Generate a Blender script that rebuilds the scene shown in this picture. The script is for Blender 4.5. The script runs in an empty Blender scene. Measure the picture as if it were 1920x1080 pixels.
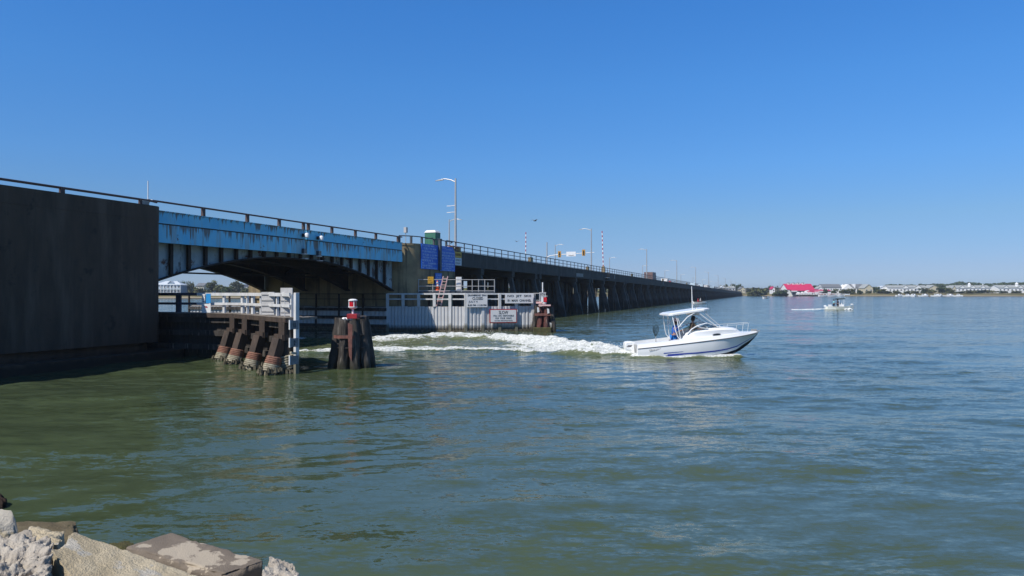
import bpy, bmesh, math, random
import numpy as np
from mathutils import Vector, Matrix

# ------------------------------------------------------------------ camera, sky, sun, exposure
S = bpy.context.scene
C = S.collection
PI = math.pi
CAM_H = 3.3
F = 26.0 / 36.0 * 1920.0            # focal length in pixels of the 1920 wide photograph
cam_d = bpy.data.cameras.new('camera'); cam_d.lens = 26.0; cam_d.sensor_width = 36.0
cam_d.clip_start = 0.1; cam_d.clip_end = 9000.0
cam = bpy.data.objects.new('camera', cam_d); C.objects.link(cam)
cam.location = (0, 0, CAM_H); cam.rotation_euler = (math.radians(90.33), 0, 0)
S.camera = cam

SUN_EL = 50.0
SUN_H = (-0.719, -0.698)            # horizontal direction towards the sun
w = bpy.data.worlds.new('World'); S.world = w; w.use_nodes = True
nt = w.node_tree; nt.nodes.clear()
sky = nt.nodes.new('ShaderNodeTexSky'); sky.sky_type = 'NISHITA'; sky.sun_disc = False
sky.sun_elevation = math.radians(SUN_EL)
sky.sun_rotation = math.atan2(SUN_H[0], SUN_H[1]) % (2 * PI)
sky.altitude = 0; sky.air_density = 0.5; sky.dust_density = 0.0; sky.ozone_density = 10.0
# the clear autumn sky of the photograph: the same colour correction all round, by height above the horizon only
tc = nt.nodes.new('ShaderNodeTexCoord'); sz = nt.nodes.new('ShaderNodeSeparateXYZ'); nt.links.new(tc.outputs['Generated'], sz.inputs[0])
cr = nt.nodes.new('ShaderNodeValToRGB'); cr.color_ramp.interpolation = 'LINEAR'
TINT = [(0.0, (.47, .41, .41)), (1.0, (.85, .98, .86)), (0.6, (.74, 1.10, 1.10)), (0.031, (.59, .48, .44)), (0.0955, (.75, .71, .58)), (0.166, (.74, .93, .87)), (0.266, (.70, 1.12, 1.15)), (0.357, (.64, 1.20, 1.34))]
for i, (p, c) in enumerate(TINT):
    e = (cr.color_ramp.elements[0] if i == 0 else cr.color_ramp.elements[-1]) if i < 2 else cr.color_ramp.elements.new(p)
    e.position = p; e.color = (*[v / 2.0 for v in c], 1)
nt.links.new(sz.outputs['Z'], cr.inputs[0])
mu = nt.nodes.new('ShaderNodeMix'); mu.data_type = 'RGBA'; mu.blend_type = 'MULTIPLY'; mu.inputs['Factor'].default_value = 1.0
nt.links.new(sky.outputs[0], mu.inputs[6]); nt.links.new(cr.outputs[0], mu.inputs[7])
bg = nt.nodes.new('ShaderNodeBackground'); bg.inputs['Strength'].default_value = 0.13 * 2.0      # 2.0 undoes the halved ramp
wo = nt.nodes.new('ShaderNodeOutputWorld')
nt.links.new(mu.outputs[2], bg.inputs['Color']); nt.links.new(bg.outputs[0], wo.inputs['Surface'])

sun_d = bpy.data.lights.new('sun', 'SUN'); sun_d.energy = 3.5; sun_d.angle = math.radians(0.5); sun_d.color = (1.0, 0.95, 0.87)
sun = bpy.data.objects.new('sun', sun_d); C.objects.link(sun)
ce = math.cos(math.radians(SUN_EL)); se = math.sin(math.radians(SUN_EL))
sd = Vector((SUN_H[0] * ce, SUN_H[1] * ce, se)).normalized()
sun.rotation_euler = sd.to_track_quat('Z', 'Y').to_euler(); sun.location = (-60, -60, 80)
S.view_settings.view_transform = 'Standard'; S.view_settings.look = 'None'
S.view_settings.exposure = 0.5; S.view_settings.gamma = 1.0; S.view_settings.use_curve_mapping = False
S.render.engine = 'CYCLES'
S.cycles.max_bounces = 6; S.cycles.use_denoising = True
rnd = random.Random(7)

# ------------------------------------------------------------------ helpers
def nz(a):
    return np.asarray(a, dtype=np.float64)

def _h(ix, iy, iz):
    n = (ix.astype(np.uint64) * np.uint64(374761393) + iy.astype(np.uint64) * np.uint64(668265263) + iz.astype(np.uint64) * np.uint64(2147483647)) & np.uint64(0xffffffff)
    n = ((n ^ (n >> np.uint64(13))) * np.uint64(1274126177)) & np.uint64(0xffffffff)
    n = ((n ^ (n >> np.uint64(15))) * np.uint64(2246822519)) & np.uint64(0xffffffff)
    return ((n ^ (n >> np.uint64(16))) & np.uint64(0xffff)).astype(np.float64) / 65535.0

def vnoise(x, y, z=None):
    x = nz(x) + 10000.0; y = nz(y) + 10000.0
    z = np.full_like(x, 5000.5) if z is None else nz(z) + 5000.0
    ix, iy, iz = np.floor(x), np.floor(y), np.floor(z)
    fx, fy, fz = x - ix, y - iy, z - iz
    fx = fx * fx * (3 - 2 * fx); fy = fy * fy * (3 - 2 * fy); fz = fz * fz * (3 - 2 * fz)
    ix, iy, iz = ix.astype(np.int64), iy.astype(np.int64), iz.astype(np.int64)
    r = 0
    for dx in (0, 1):
        for dy in (0, 1):
            for dz in (0, 1):
                wgt = (fx if dx else 1 - fx) * (fy if dy else 1 - fy) * (fz if dz else 1 - fz)
                r = r + wgt * _h(ix + dx, iy + dy, iz + dz)
    return r

def fbm(x, y, z=None, oct=4, gain=0.5):
    t = 0; a = 1.0; s = 0
    for i in range(oct):
        k = 2.03 ** i
        t = t + a * vnoise(nz(x) * k + 17 * i, nz(y) * k - 9 * i, None if z is None else nz(z) * k + 5 * i); s += a; a *= gain
    return t / s

class MB:
    """collects shapes into one mesh"""
    def __init__(s): s.v = []; s.f = []; s.mi = []; s.cur = 0
    def add(s, vs, fs):
        b = len(s.v); s.v += [tuple(p) for p in vs]; s.f += [tuple(i + b for i in f) for f in fs]; s.mi += [s.cur] * len(fs); return s
    def hexa(s, p):
        return s.add(p, [(3, 2, 1, 0), (4, 5, 6, 7), (0, 1, 5, 4), (1, 2, 6, 5), (2, 3, 7, 6), (3, 0, 4, 7)])
    def box(s, x0, x1, y0, y1, z0, z1):
        return s.hexa([(x0, y0, z0), (x1, y0, z0), (x1, y1, z0), (x0, y1, z0), (x0, y0, z1), (x1, y0, z1), (x1, y1, z1), (x0, y1, z1)])
    def cbox(s, c, d):
        return s.box(c[0] - d[0] / 2, c[0] + d[0] / 2, c[1] - d[1] / 2, c[1] + d[1] / 2, c[2] - d[2] / 2, c[2] + d[2] / 2)
    def beam(s, a, b, wd, ht, up=(0, 0, 1)):
        a = Vector(a); b = Vector(b); d = (b - a).normalized(); u = Vector(up)
        if abs(d.dot(u)) > 0.98: u = Vector((1, 0, 0))
        sx = d.cross(u).normalized() * wd / 2; sy = sx.cross(d).normalized() * ht / 2
        return s.hexa([a - sx - sy, a + sx - sy, a + sx + sy, a - sx + sy, b - sx - sy, b + sx - sy, b + sx + sy, b - sx + sy])
    def tube(s, pts, r, n=8, cap=True):
        pts = [Vector(p) for p in pts]; m = len(pts)
        rs = r if isinstance(r, (list, tuple)) else [r] * m
        vs = []; u = None
        for i, p in enumerate(pts):
            d = (pts[min(i + 1, m - 1)] - pts[max(i - 1, 0)]).normalized()
            if u is None:
                u = d.cross(Vector((0, 0, 1)))
                if u.length < 0.05: u = d.cross(Vector((1, 0, 0)))
            u = (u - d * u.dot(d)).normalized(); q = d.cross(u)
            for k in range(n):
                a = 2 * PI * k / n
                vs.append(p + (u * math.cos(a) + q * math.sin(a)) * rs[i])
        fs = [(i * n + k, i * n + (k + 1) % n, (i + 1) * n + (k + 1) % n, (i + 1) * n + k) for i in range(m - 1) for k in range(n)]
        if cap: fs += [tuple(range(n - 1, -1, -1)), tuple(range((m - 1) * n, m * n))]
        return s.add(vs, fs)
    def lathe(s, prof, c=(0, 0, 0), n=16):
        return s.tube([(c[0], c[1], c[2] + z) for r, z in prof], [max(r, 1e-4) for r, z in prof], n)
    def prism(s, poly, z0, z1):
        n = len(poly)
        vs = [(x, y, z0) for x, y in poly] + [(x, y, z1) for x, y in poly]
        return s.add(vs, [tuple(range(n - 1, -1, -1)), tuple(range(n, 2 * n))] + [(i, (i + 1) % n, n + (i + 1) % n, n + i) for i in range(n)])
    def extr(s, poly, y0, y1):
        """polygon in x,z extruded along y"""
        n = len(poly)
        vs = [(x, y0, z) for x, z in poly] + [(x, y1, z) for x, z in poly]
        return s.add(vs, [tuple(range(n)), tuple(range(2 * n - 1, n - 1, -1))] + [((i + 1) % n, i, n + i, n + (i + 1) % n) for i in range(n)])
    def mesh(s, name):
        me = bpy.data.meshes.new(name); me.from_pydata(s.v, [], s.f); me.update()
        bm = bmesh.new(); bm.from_mesh(me); bmesh.ops.recalc_face_normals(bm, faces=bm.faces); bm.to_mesh(me); bm.free()
        return me
    def build(s, name, m, parent=None, smooth=False, loc=None, rz=None, bevel=0):
        me = s.mesh(name)
        ms = m if isinstance(m, (list, tuple)) else [m]
        for q in ms: me.materials.append(q)
        if len(ms) > 1: me.polygons.foreach_set('material_index', s.mi)
        if smooth:
            for p in me.polygons: p.use_smooth = True
            if hasattr(me, 'set_sharp_from_angle'): me.set_sharp_from_angle(angle=math.radians(40))
        o = link(name, me, parent)
        if loc is not None: o.location = loc
        if rz is not None: o.rotation_euler = (0, 0, rz)
        if bevel:
            b = o.modifiers.new('bevel', 'BEVEL'); b.width = bevel; b.segments = 2; b.limit_method = 'ANGLE'
        return o

def link(name, me, parent=None):
    o = bpy.data.objects.new(name, me); C.objects.link(o)
    if parent is not None: o.parent = parent
    return o

def tag(o, label=None, cat=None, group=None, kind=None):
    if label: o['label'] = label
    if cat: o['category'] = cat
    if group: o['group'] = group
    if kind: o['kind'] = kind
    return o

def thing(name, label, cat, loc=(0, 0, 0), rz=0.0, group=None):
    o = bpy.data.objects.new(name, None); C.objects.link(o); o.location = loc; o.rotation_euler = (0, 0, rz)
    o.empty_display_size = 0.2
    return tag(o, label, cat, group)

KIDS = None
def dup(root, loc, rz=None, label=None, group=None, scale=None):
    def cp(o, parent):
        c = o.copy(); C.objects.link(c)
        if parent is not None: c.parent = parent
        for ch in o.children: cp(ch, c)
        return c
    r = cp(root, None)
    r.location = loc
    if rz is not None: r.rotation_euler = (0, 0, rz)
    if label: r['label'] = label
    if group: r['group'] = group
    if scale: r.scale = scale
    return r

def part_copy(o, loc=None, name=None, rot=None, parent=None):
    c = o.copy(); C.objects.link(c)
    if parent is not None: c.parent = parent
    if loc is not None: c.location = loc
    if rot is not None: c.rotation_euler = rot
    return c

def at(px, Y, z=0.0):
    """world point at distance Y that stands in photograph column px"""
    return Vector(((px - 960.0) / F * Y, Y, z))

def zpix(py, Y):
    return CAM_H + (548.0 - py) * Y / F

# ------------------------------------------------------------------ materials
def N(t, ty, **kw):
    n = t.nodes.new(ty)
    for k, v in kw.items(): setattr(n, k, v)
    return n

def mixc(t, fac, a, b):
    n = N(t, 'ShaderNodeMix', data_type='RGBA')
    L = t.links
    if hasattr(fac, 'is_linked') or hasattr(fac, 'links'): L.new(fac, n.inputs['Factor'])
    else: n.inputs['Factor'].default_value = fac
    for inp, v in ((n.inputs[6], a), (n.inputs[7], b)):
        if isinstance(v, (tuple, list)): inp.default_value = (*v, 1)
        else: L.new(v, inp)
    return n.outputs[2]

def noise(t, co, scale, det=4, rough=0.55, stretch=(1, 1, 1)):
    mp = N(t, 'ShaderNodeMapping'); mp.inputs['Scale'].default_value = stretch
    t.links.new(co, mp.inputs['Vector'])
    n = N(t, 'ShaderNodeTexNoise'); n.inputs['Scale'].default_value = scale; n.inputs['Detail'].default_value = det; n.inputs['Roughness'].default_value = rough
    t.links.new(mp.outputs[0], n.inputs['Vector'])
    return n.outputs['Fac']

def ramp(t, src, lo, hi):
    n = N(t, 'ShaderNodeMapRange'); n.interpolation_type = 'SMOOTHSTEP'
    n.inputs['From Min'].default_value = lo; n.inputs['From Max'].default_value = hi
    t.links.new(src, n.inputs['Value']); return n.outputs['Result']

def math_(t, op, a, b):
    n = N(t, 'ShaderNodeMath', operation=op)
    for i, v in enumerate((a, b)):
        if isinstance(v, (int, float)): n.inputs[i].default_value = v
        else: t.links.new(v, n.inputs[i])
    return n.outputs[0]

def mat(name, c, c2=None, scale=2.0, rough=0.7, metal=0.0, stretch=(1, 1, 1), lo=0.35, hi=0.65, bump=0.0, bscale=25.0, bdist=0.02,
        streak=None, sscale=2.0, sstretch=(1, 1, 0.12), slo=0.55, shi=0.75, spots=None, spscale=3.0, splo=0.6, sphi=0.7, tide=None, tz=(0.2, 0.8), spec=0.4, coat=0.0):
    m = bpy.data.materials.new(name); m.use_nodes = True; t = m.node_tree
    b = t.nodes['Principled BSDF']; b.inputs['Roughness'].default_value = rough; b.inputs['Metallic'].default_value = metal
    b.inputs['Specular IOR Level'].default_value = spec
    if coat: b.inputs['Coat Weight'].default_value = coat; b.inputs['Coat Roughness'].default_value = 0.1
    co = N(t, 'ShaderNodeTexCoord').outputs['Object']
    col = c
    if c2 is not None: col = mixc(t, ramp(t, noise(t, co, scale, 5, 0.6, stretch), lo, hi), c, c2)
    if streak is not None: col = mixc(t, ramp(t, noise(t, co, sscale, 4, 0.6, sstretch), slo, shi), col, streak)
    if spots is not None: col = mixc(t, ramp(t, noise(t, co, spscale, 5, 0.65), splo, sphi), col, spots)
    if tide is not None:
        ge = N(t, 'ShaderNodeNewGeometry'); sx = N(t, 'ShaderNodeSeparateXYZ'); t.links.new(ge.outputs['Position'], sx.inputs[0])
        zz = math_(t, 'ADD', sx.outputs['Z'], math_(t, 'MULTIPLY', math_(t, 'SUBTRACT', noise(t, co, 3.0, 4), 0.5), 0.5))
        col = mixc(t, ramp(t, zz, tz[1], tz[0]) if False else math_(t, 'SUBTRACT', 1.0, ramp(t, zz, tz[0], tz[1])), col, tide)
    if isinstance(col, tuple): b.inputs['Base Color'].default_value = (*col, 1)
    else: t.links.new(col, b.inputs['Base Color'])
    if bump:
        bp = N(t, 'ShaderNodeBump'); bp.inputs['Strength'].default_value = bump; bp.inputs['Distance'].default_value = bdist
        t.links.new(noise(t, co, bscale, 6, 0.6), bp.inputs['Height']); t.links.new(bp.outputs[0], b.inputs['Normal'])
    return m

ALG = (0.022, 0.022, 0.012)
MT = {}
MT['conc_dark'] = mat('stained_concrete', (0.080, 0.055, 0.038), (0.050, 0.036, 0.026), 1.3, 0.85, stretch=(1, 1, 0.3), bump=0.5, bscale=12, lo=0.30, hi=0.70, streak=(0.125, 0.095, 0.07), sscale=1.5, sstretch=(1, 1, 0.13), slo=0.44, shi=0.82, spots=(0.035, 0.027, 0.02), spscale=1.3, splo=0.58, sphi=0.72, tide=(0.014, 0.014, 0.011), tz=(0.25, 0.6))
MT['conc_tan'] = mat('tan_concrete', (0.34, 0.26, 0.145), (0.22, 0.17, 0.10), 0.8, 0.85, bump=0.4, bscale=12, streak=(0.10, 0.08, 0.055), sscale=1.8, sstretch=(1, 1, 0.08), slo=0.53, shi=0.70, tide=(0.03, 0.03, 0.02), tz=(0.6, 1.6))
MT['conc_wall'] = mat('weathered_parapet_concrete', (0.085, 0.076, 0.066), (0.055, 0.049, 0.044), 0.5, 0.85, bump=0.3, bscale=10, streak=(0.15, 0.138, 0.122), sscale=1.3, sstretch=(1, 1, 0.05), slo=0.58, shi=0.66)
MT['conc_pile'] = mat('pile_concrete', (0.12, 0.11, 0.10), (0.07, 0.065, 0.06), 0.8, 0.85, bump=0.3, streak=(0.035, 0.036, 0.038), sscale=2, tide=(0.03, 0.03, 0.025), tz=(0.8, 2.0))
MT['conc_pale'] = mat('pale_concrete', (0.36, 0.35, 0.33), (0.28, 0.27, 0.25), 1.5, 0.85, bump=0.3)
MT['asphalt'] = mat('road_asphalt', (0.05, 0.05, 0.052), (0.07, 0.07, 0.07), 2.0, 0.9)
def blue_paint(name, rust_lo):
    """faded blue girder paint with rust runs"""
    return mat(name, (0.12, 0.54, 0.82), (0.19, 0.60, 0.82), 0.7, 0.5, lo=0.35, hi=0.65, streak=(0.24, 0.46, 0.56), sscale=2.2, sstretch=(1, 1, 0.10), slo=rust_lo, shi=rust_lo + 0.14, spots=(0.13, 0.06, 0.03), spscale=2.2, splo=0.66, sphi=0.70, bump=0.15, bscale=6)
MT['blue'] = blue_paint('blue_girder_paint', 0.48)
MT['blue_up'] = blue_paint('blue_fascia_paint', 0.56)
def add_rust_runs(m, ztop, zspan, seed):
    """rust bleeding down from a plate edge at height ztop (bridge coordinates)"""
    t = m.node_tree; b = t.nodes['Principled BSDF']; old = b.inputs['Base Color'].links[0].from_socket
    co = N(t, 'ShaderNodeTexCoord').outputs['Object']; sx = N(t, 'ShaderNodeSeparateXYZ'); t.links.new(co, sx.inputs[0])
    mp = N(t, 'ShaderNodeMapping'); mp.inputs['Location'].default_value = (seed, 0, 0); t.links.new(co, mp.inputs['Vector'])
    n1 = noise(t, mp.outputs[0], 7.0, 3, 0.6, (1, 0, 0.03)); n2 = noise(t, mp.outputs[0], 0.8, 3, 0.6, (1, 0, 0.05))
    dz = math_(t, 'DIVIDE', math_(t, 'SUBTRACT', ztop, sx.outputs['Z']), zspan)         # 0 at the edge, 1 at the end of the longest run
    reach = math_(t, 'MULTIPLY', ramp(t, n1, 0.40, 0.68), math_(t, 'ADD', 0.25, ramp(t, n2, 0.32, 0.58)))
    f = ramp(t, math_(t, 'SUBTRACT', reach, dz), -0.02, 0.30)
    c = mixc(t, math_(t, 'MULTIPLY', f, 0.85), old, mixc(t, noise(t, co, 9, 3), (0.20, 0.15, 0.085), (0.10, 0.055, 0.03)))
    t.links.new(c, b.inputs['Base Color'])
add_rust_runs(MT['blue'], 6.80, 0.75, 3.0); add_rust_runs(MT['blue_up'], 7.50, 0.45, 9.0)
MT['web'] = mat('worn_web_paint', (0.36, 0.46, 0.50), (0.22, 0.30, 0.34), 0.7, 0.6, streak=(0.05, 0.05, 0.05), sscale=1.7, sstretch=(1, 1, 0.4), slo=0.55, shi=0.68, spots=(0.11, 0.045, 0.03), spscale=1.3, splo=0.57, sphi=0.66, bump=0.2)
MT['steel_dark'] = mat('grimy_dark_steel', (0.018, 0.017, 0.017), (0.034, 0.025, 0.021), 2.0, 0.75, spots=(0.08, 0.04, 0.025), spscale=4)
MT['rail'] = mat('brown_rail_paint', (0.10, 0.06, 0.05), (0.07, 0.05, 0.045), 5, 0.6, spots=(0.20, 0.08, 0.05), spscale=6)
MT['rail_grey'] = mat('dark_rail_paint', (0.055, 0.065, 0.08), (0.08, 0.09, 0.10), 5, 0.6)
MT['galv'] = mat('galvanised_steel', (0.50, 0.49, 0.47), (0.42, 0.41, 0.40), 8, 0.45, 0.3)
MT['white'] = mat('white_paint', (0.80, 0.80, 0.79), (0.72, 0.72, 0.71), 3, 0.5)
MT['white_worn'] = mat('weathered_white_timber', (0.66, 0.66, 0.66), (0.52, 0.52, 0.51), 3.0, 0.75, stretch=(1, 1, 0.3), streak=(0.34, 0.33, 0.31), sscale=5, slo=0.6, shi=0.8, bump=0.2, tide=(0.16, 0.15, 0.11), tz=(0.3, 0.9))
MT['siding'] = mat('ribbed_grey_siding', (0.60, 0.60, 0.60), (0.47, 0.47, 0.48), 1.3, 0.6, stretch=(1, 1, 0.35), streak=(0.36, 0.35, 0.34), sscale=6, sstretch=(1, 1, 0.1), slo=0.6, shi=0.8, tide=(0.07, 0.062, 0.045), tz=(0.18, 0.62), bump=0.15)
MT['timber_dark'] = mat('creosote_timber', (0.028, 0.024, 0.021), (0.055, 0.047, 0.041), 2.0, 0.85, stretch=(1, 1, 0.2), streak=(0.15, 0.135, 0.115), sscale=7, sstretch=(1, 1, 0.08), slo=0.54, shi=0.68, bump=0.6, bscale=18, tide=ALG, tz=(0.05, 0.5))
MT['timber_brown'] = mat('weathered_brown_timber', (0.075, 0.052, 0.040), (0.04, 0.03, 0.025), 2.0, 0.85, stretch=(1, 1, 0.25), streak=(0.15, 0.12, 0.09), sscale=9, slo=0.58, shi=0.75, bump=0.5, bscale=20, tide=ALG, tz=(0.1, 0.4))
MT['deck'] = mat('weathered_deck_planks', (0.24, 0.21, 0.18), (0.15, 0.13, 0.11), 2.5, 0.9, stretch=(0.3, 1, 1), bump=0.5)
MT['rust'] = mat('rusty_steel_strap', (0.20, 0.085, 0.065), (0.13, 0.055, 0.045), 5, 0.8, bump=0.3)
MT['red'] = mat('red_paint', (0.42, 0.025, 0.03), (0.30, 0.02, 0.025), 4, 0.5)
MT['red_lens'] = mat('red_lantern_lens', (0.55, 0.012, 0.02), rough=0.15, spec=0.6)
MT['wrap_rust'] = mat('rust_stained_wrap', (0.27, 0.135, 0.09), (0.18, 0.085, 0.06), 5, 0.85, bump=0.5)
MT['wrap_grey'] = mat('weathered_rope_wrap', (0.40, 0.36, 0.27), (0.24, 0.21, 0.15), 6, 0.9, bump=0.5)
MT['oyster'] = mat('oyster_growth', (0.14, 0.12, 0.08), (0.035, 0.033, 0.02), 8, 0.8, bump=0.8)
MT['sign_grey'] = mat('aluminium_sign_back', (0.50, 0.49, 0.48), (0.44, 0.43, 0.42), 4, 0.55)
MT['sign_white'] = mat('white_sign_face', (0.78, 0.76, 0.74), (0.72, 0.70, 0.69), 2, 0.5)
MT['sign_blue'] = mat('blue_sign_face', (0.012, 0.13, 0.62), (0.015, 0.15, 0.66), 2, 0.45)
MT['sign_letter'] = mat('pale_blue_lettering', (0.55, 0.72, 0.95), rough=0.5)
MT['sign_yellow'] = mat('yellow_sign_face', (0.75, 0.42, 0.03), (0.68, 0.38, 0.03), 3, 0.5)
MT['black'] = mat('black_lettering', (0.02, 0.02, 0.022), rough=0.6)
MT['orange'] = mat('orange_cone_plastic', (0.80, 0.10, 0.02), rough=0.45)
MT['green'] = mat('green_toilet_plastic', (0.045, 0.17, 0.11), (0.04, 0.14, 0.095), 2, 0.5)
MT['yellow_sig'] = mat('yellow_signal_housing', (0.50, 0.26, 0.04), rough=0.5)
MT['pink_ladder'] = mat('faded_pink_ladder', (0.74, 0.50, 0.48), (0.66, 0.40, 0.38), 8, 0.5)
MT['ply'] = mat('raw_wood', (0.45, 0.30, 0.15), (0.36, 0.24, 0.12), 5, 0.8)
MT['glass_dark'] = mat('dark_window_glass', (0.03, 0.04, 0.05), rough=0.08, spec=0.6)
MT['tyre'] = mat('tyre_rubber', (0.02, 0.02, 0.02), rough=0.9)

# ------------------------------------------------------------------ bridge frame: s along the bridge, t towards the water, z up
U = Vector((0.339, 0.941, 0)); NN = Vector((0.941, -0.339, 0))
BD = -29.8
B0 = NN * BD
BRZ = math.atan2(U.y, U.x)
def bw(s, t, z): return B0 + U * s + NN * t + Vector((0, 0, z))
def grade(s): return 7.45 if s < 57 else 7.35 - 0.0068 * (s - 64) + (0.05 if s < 64 else 0)
# ------------------------------------------------------------------ water
def poly_dist(px, py, pts):
    d = np.full(px.shape, 1e9); al = np.zeros(px.shape); acc = 0.0
    for (x0, y0), (x1, y1) in zip(pts[:-1], pts[1:]):
        dx, dy = x1 - x0, y1 - y0; L2 = dx * dx + dy * dy; L = math.sqrt(L2)
        t = np.clip(((px - x0) * dx + (py - y0) * dy) / L2, 0, 1)
        q = np.hypot(px - x0 - t * dx, py - y0 - t * dy)
        m = q < d; d = np.where(m, q, d); al = np.where(m, acc + t * L, al); acc += L
    return d, al

NEAR = [(6.4, 38.1), (3.5, 38.9), (1.15, 39.9), (-2.5, 41.6), (-5.1, 41.4), (-7.5, 40.4), (-12, 39.6), (-20, 41.5), (-30, 46)]
FAR = [(6.4, 38.9), (5.0, 39.6), (3.2, 42.6), (1.5, 47.6), (-1.3, 52.6), (-5, 53.0), (-9, 51.0), (-16, 52), (-30, 56)]
def wake(x, y):
    """height of the wake and amount of foam at a point of the water"""
    reg = (x > -32) & (x < 8.5) & (y > 35) & (y < 62)
    h = np.zeros(x.shape); f = np.zeros(x.shape)
    X = x[reg]; Y = y[reg]
    wx = X + 0.9 * (fbm(X * 0.5, Y * 0.5, oct=3) - 0.5) * 1.6; wy = Y + 1.4 * (fbm(X * 0.45 + 40, Y * 0.6, oct=3) - 0.5) * 1.6
    dn, an = poly_dist(wx, wy, NEAR); df, af = poly_dist(wx, wy, FAR)
    xs = np.array([p[0] for p in NEAR][::-1]); yn = np.interp(wx, xs, np.array([p[1] for p in NEAR][::-1]))
    xf = np.array([p[0] for p in FAR][::-1]); yf = np.interp(wx, xf, np.array([p[1] for p in FAR][::-1]))
    ins = 1 / (1 + np.exp(-(wy - yn) / 0.12)) * (1 / (1 + np.exp((wy - yf) / 0.2)))
    age = np.clip((6.4 - X) / 30.0, 0, 1)
    en = np.exp(-age * 0.75); ef = np.exp(-age * 0.7)
    st = fbm(X * 0.38, Y * 1.9, oct=5, gain=0.6); st2 = fbm(X * 1.3 + 9, Y * 2.9, oct=4, gain=0.6)
    h_ = 0.15 * en * (0.5 + st2) * np.exp(-((wy - yn - 0.5) / 0.75) ** 2) + (0.25 + 0.5 * st) * np.clip(1.25 - age * 1.6, 0.15, 1) * np.exp(-(df / 0.9) ** 2) * np.clip(age * 12, 0.25, 1)
    h_ += 0.26 * np.exp(-(((X - 3.9) / 1.5) ** 2 + ((Y - 39.2) / 0.6) ** 2)) * (0.35 + 1.3 * st2)
    f_ = 1.05 * en * np.exp(-(np.clip(wy - yn, 0, 99) / (0.7 + 1.2 * (1 - age))) ** 1.4) * (wy > yn - 0.15) + 1.1 * ef * np.exp(-(df / 0.95) ** 2)
    f_ += ins * np.clip(0.95 - 3.2 * age, 0.0, 0.8) + ins * (0.46 * (1 - age) + 0.24)
    f_ += 1.0 * np.exp(-(((X - 3.6) / 2.6) ** 2 + ((Y - 38.9) / 0.8) ** 2)) + ins * 0.35 * np.exp(-((X + 9) / 5.0) ** 2)
    f_ = f_ * (0.35 + 1.15 * st) 
    f_ = np.clip(f_ - 0.22, 0, 1.0)
    st3 = fbm(X * 3.2 + 4, Y * 3.9, oct=3, gain=0.6)
    h_ += ins * 0.34 * (st - 0.45) * (1 - 0.5 * age) + np.clip(f_, 0, 1) * (0.30 * (st2 - 0.45) + 0.22 * (st3 - 0.5))
    h[reg] = h_; f[reg] = f_
    # bow wave and the thin foam along the hull of the white boat
    dh, ah = poly_dist(x, y, [(6.3, 37.3), (8.3, 37.4), (10.2, 37.65), (11.5, 38.0)])
    hh = np.exp(-(dh / 0.38) ** 2)
    h += 0.16 * hh * (0.6 + 0.8 * fbm(x * 1.7, y * 2.5, oct=3)); f = np.maximum(f, hh * 1.25 * (0.5 + fbm(x * 2.0, y * 3.0, oct=3)))
    # far skiff and its wake
    d2, a2 = poly_dist(x, y, [(63.5, 138.2), (59.5, 138.6), (54.0, 139.2)])
    k2 = np.exp(-(d2 / (0.75)) ** 2) * np.clip(1.35 - a2 / 15.0, 0, 1)
    h += 0.32 * k2; f = np.maximum(f, k2 * 1.3)
    return h, f

def waves(x, y, res):
    r = np.random.RandomState(3); h = np.zeros(x.shape)
    wxo = 1.5 * (fbm(x * 0.12, y * 0.12, oct=3) - 0.5) * 4
    amp_mod = 0.45 + 1.1 * fbm(x * 0.06 + 3, y * 0.08, oct=3)
    for i in range(30):
        lam = 0.55 * (1.125 ** i) * (0.9 + 0.2 * r.rand())
        th = math.radians(100) + r.normal(0, 0.55)
        k = 2 * PI / lam; a = 0.0042 * lam ** 0.95 * (0.6 + 0.8 * r.rand())
        if lam > 5: a *= 0.55
        ph = k * ((x + wxo) * math.cos(th) + (y + wxo * 0.6) * math.sin(th)) + r.rand() * 6.28
        fade = np.clip((lam / res - 2.6) / 2.0, 0, 1)
        sn = np.sin(ph)
        h += a * fade * (sn + 0.25 * np.cos(2 * ph))
    return h * amp_mod * 0.55

def axis(lo, hi, step, far_lo, far_hi, g=1.16):
    a = list(np.arange(lo, hi + 1e-6, step)); s = step
    v = lo
    while v > far_lo: s *= g; v -= s; a.insert(0, v)
    s = step; v = hi
    while v < far_hi: s *= g; v += s; a.append(v)
    return np.array(a)
gx = axis(-22, 17, 0.125, -2600, 2600, 1.12)
gy = np.concatenate([axis(36, 54, 0.115, 3.5, 54, 1.0) if False else np.array([-400, -120, -40, -15, -5, 0, 2.0]), np.arange(3.5, 36, 0.125), np.arange(36, 56, 0.11), axis(56, 60, 0.14, 56, 4000, 1.05)[0:]])
gy = np.unique(np.round(gy, 4))
GX, GY = np.meshgrid(gx, gy)
rx = np.gradient(gx)[None, :] * np.ones_like(GX); ry = np.gradient(gy)[:, None] * np.ones_like(GX)
res = np.maximum(rx, ry)
WH = waves(GX, GY, res); WK, FO = wake(GX, GY)
WZ = WH + WK
ny_, nx_ = GX.shape
vv = np.stack([GX.ravel(), GY.ravel(), WZ.ravel()], 1)
ii = (np.arange(ny_ - 1)[:, None] * nx_ + np.arange(nx_ - 1)[None, :]).ravel()
ff = np.stack([ii, ii + 1, ii + 1 + nx_, ii + nx_], 1)
me = bpy.data.meshes.new('water')
me.vertices.add(len(vv)); me.vertices.foreach_set('co', vv.ravel())
me.loops.add(ff.size); me.loops.foreach_set('vertex_index', ff.ravel())
me.polygons.add(len(ff)); me.polygons.foreach_set('loop_start', np.arange(0, ff.size, 4)); me.polygons.foreach_set('loop_total', np.full(len(ff), 4))
me.update(); me.validate()
me.polygons.foreach_set('use_smooth', np.ones(len(ff), bool))
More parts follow.
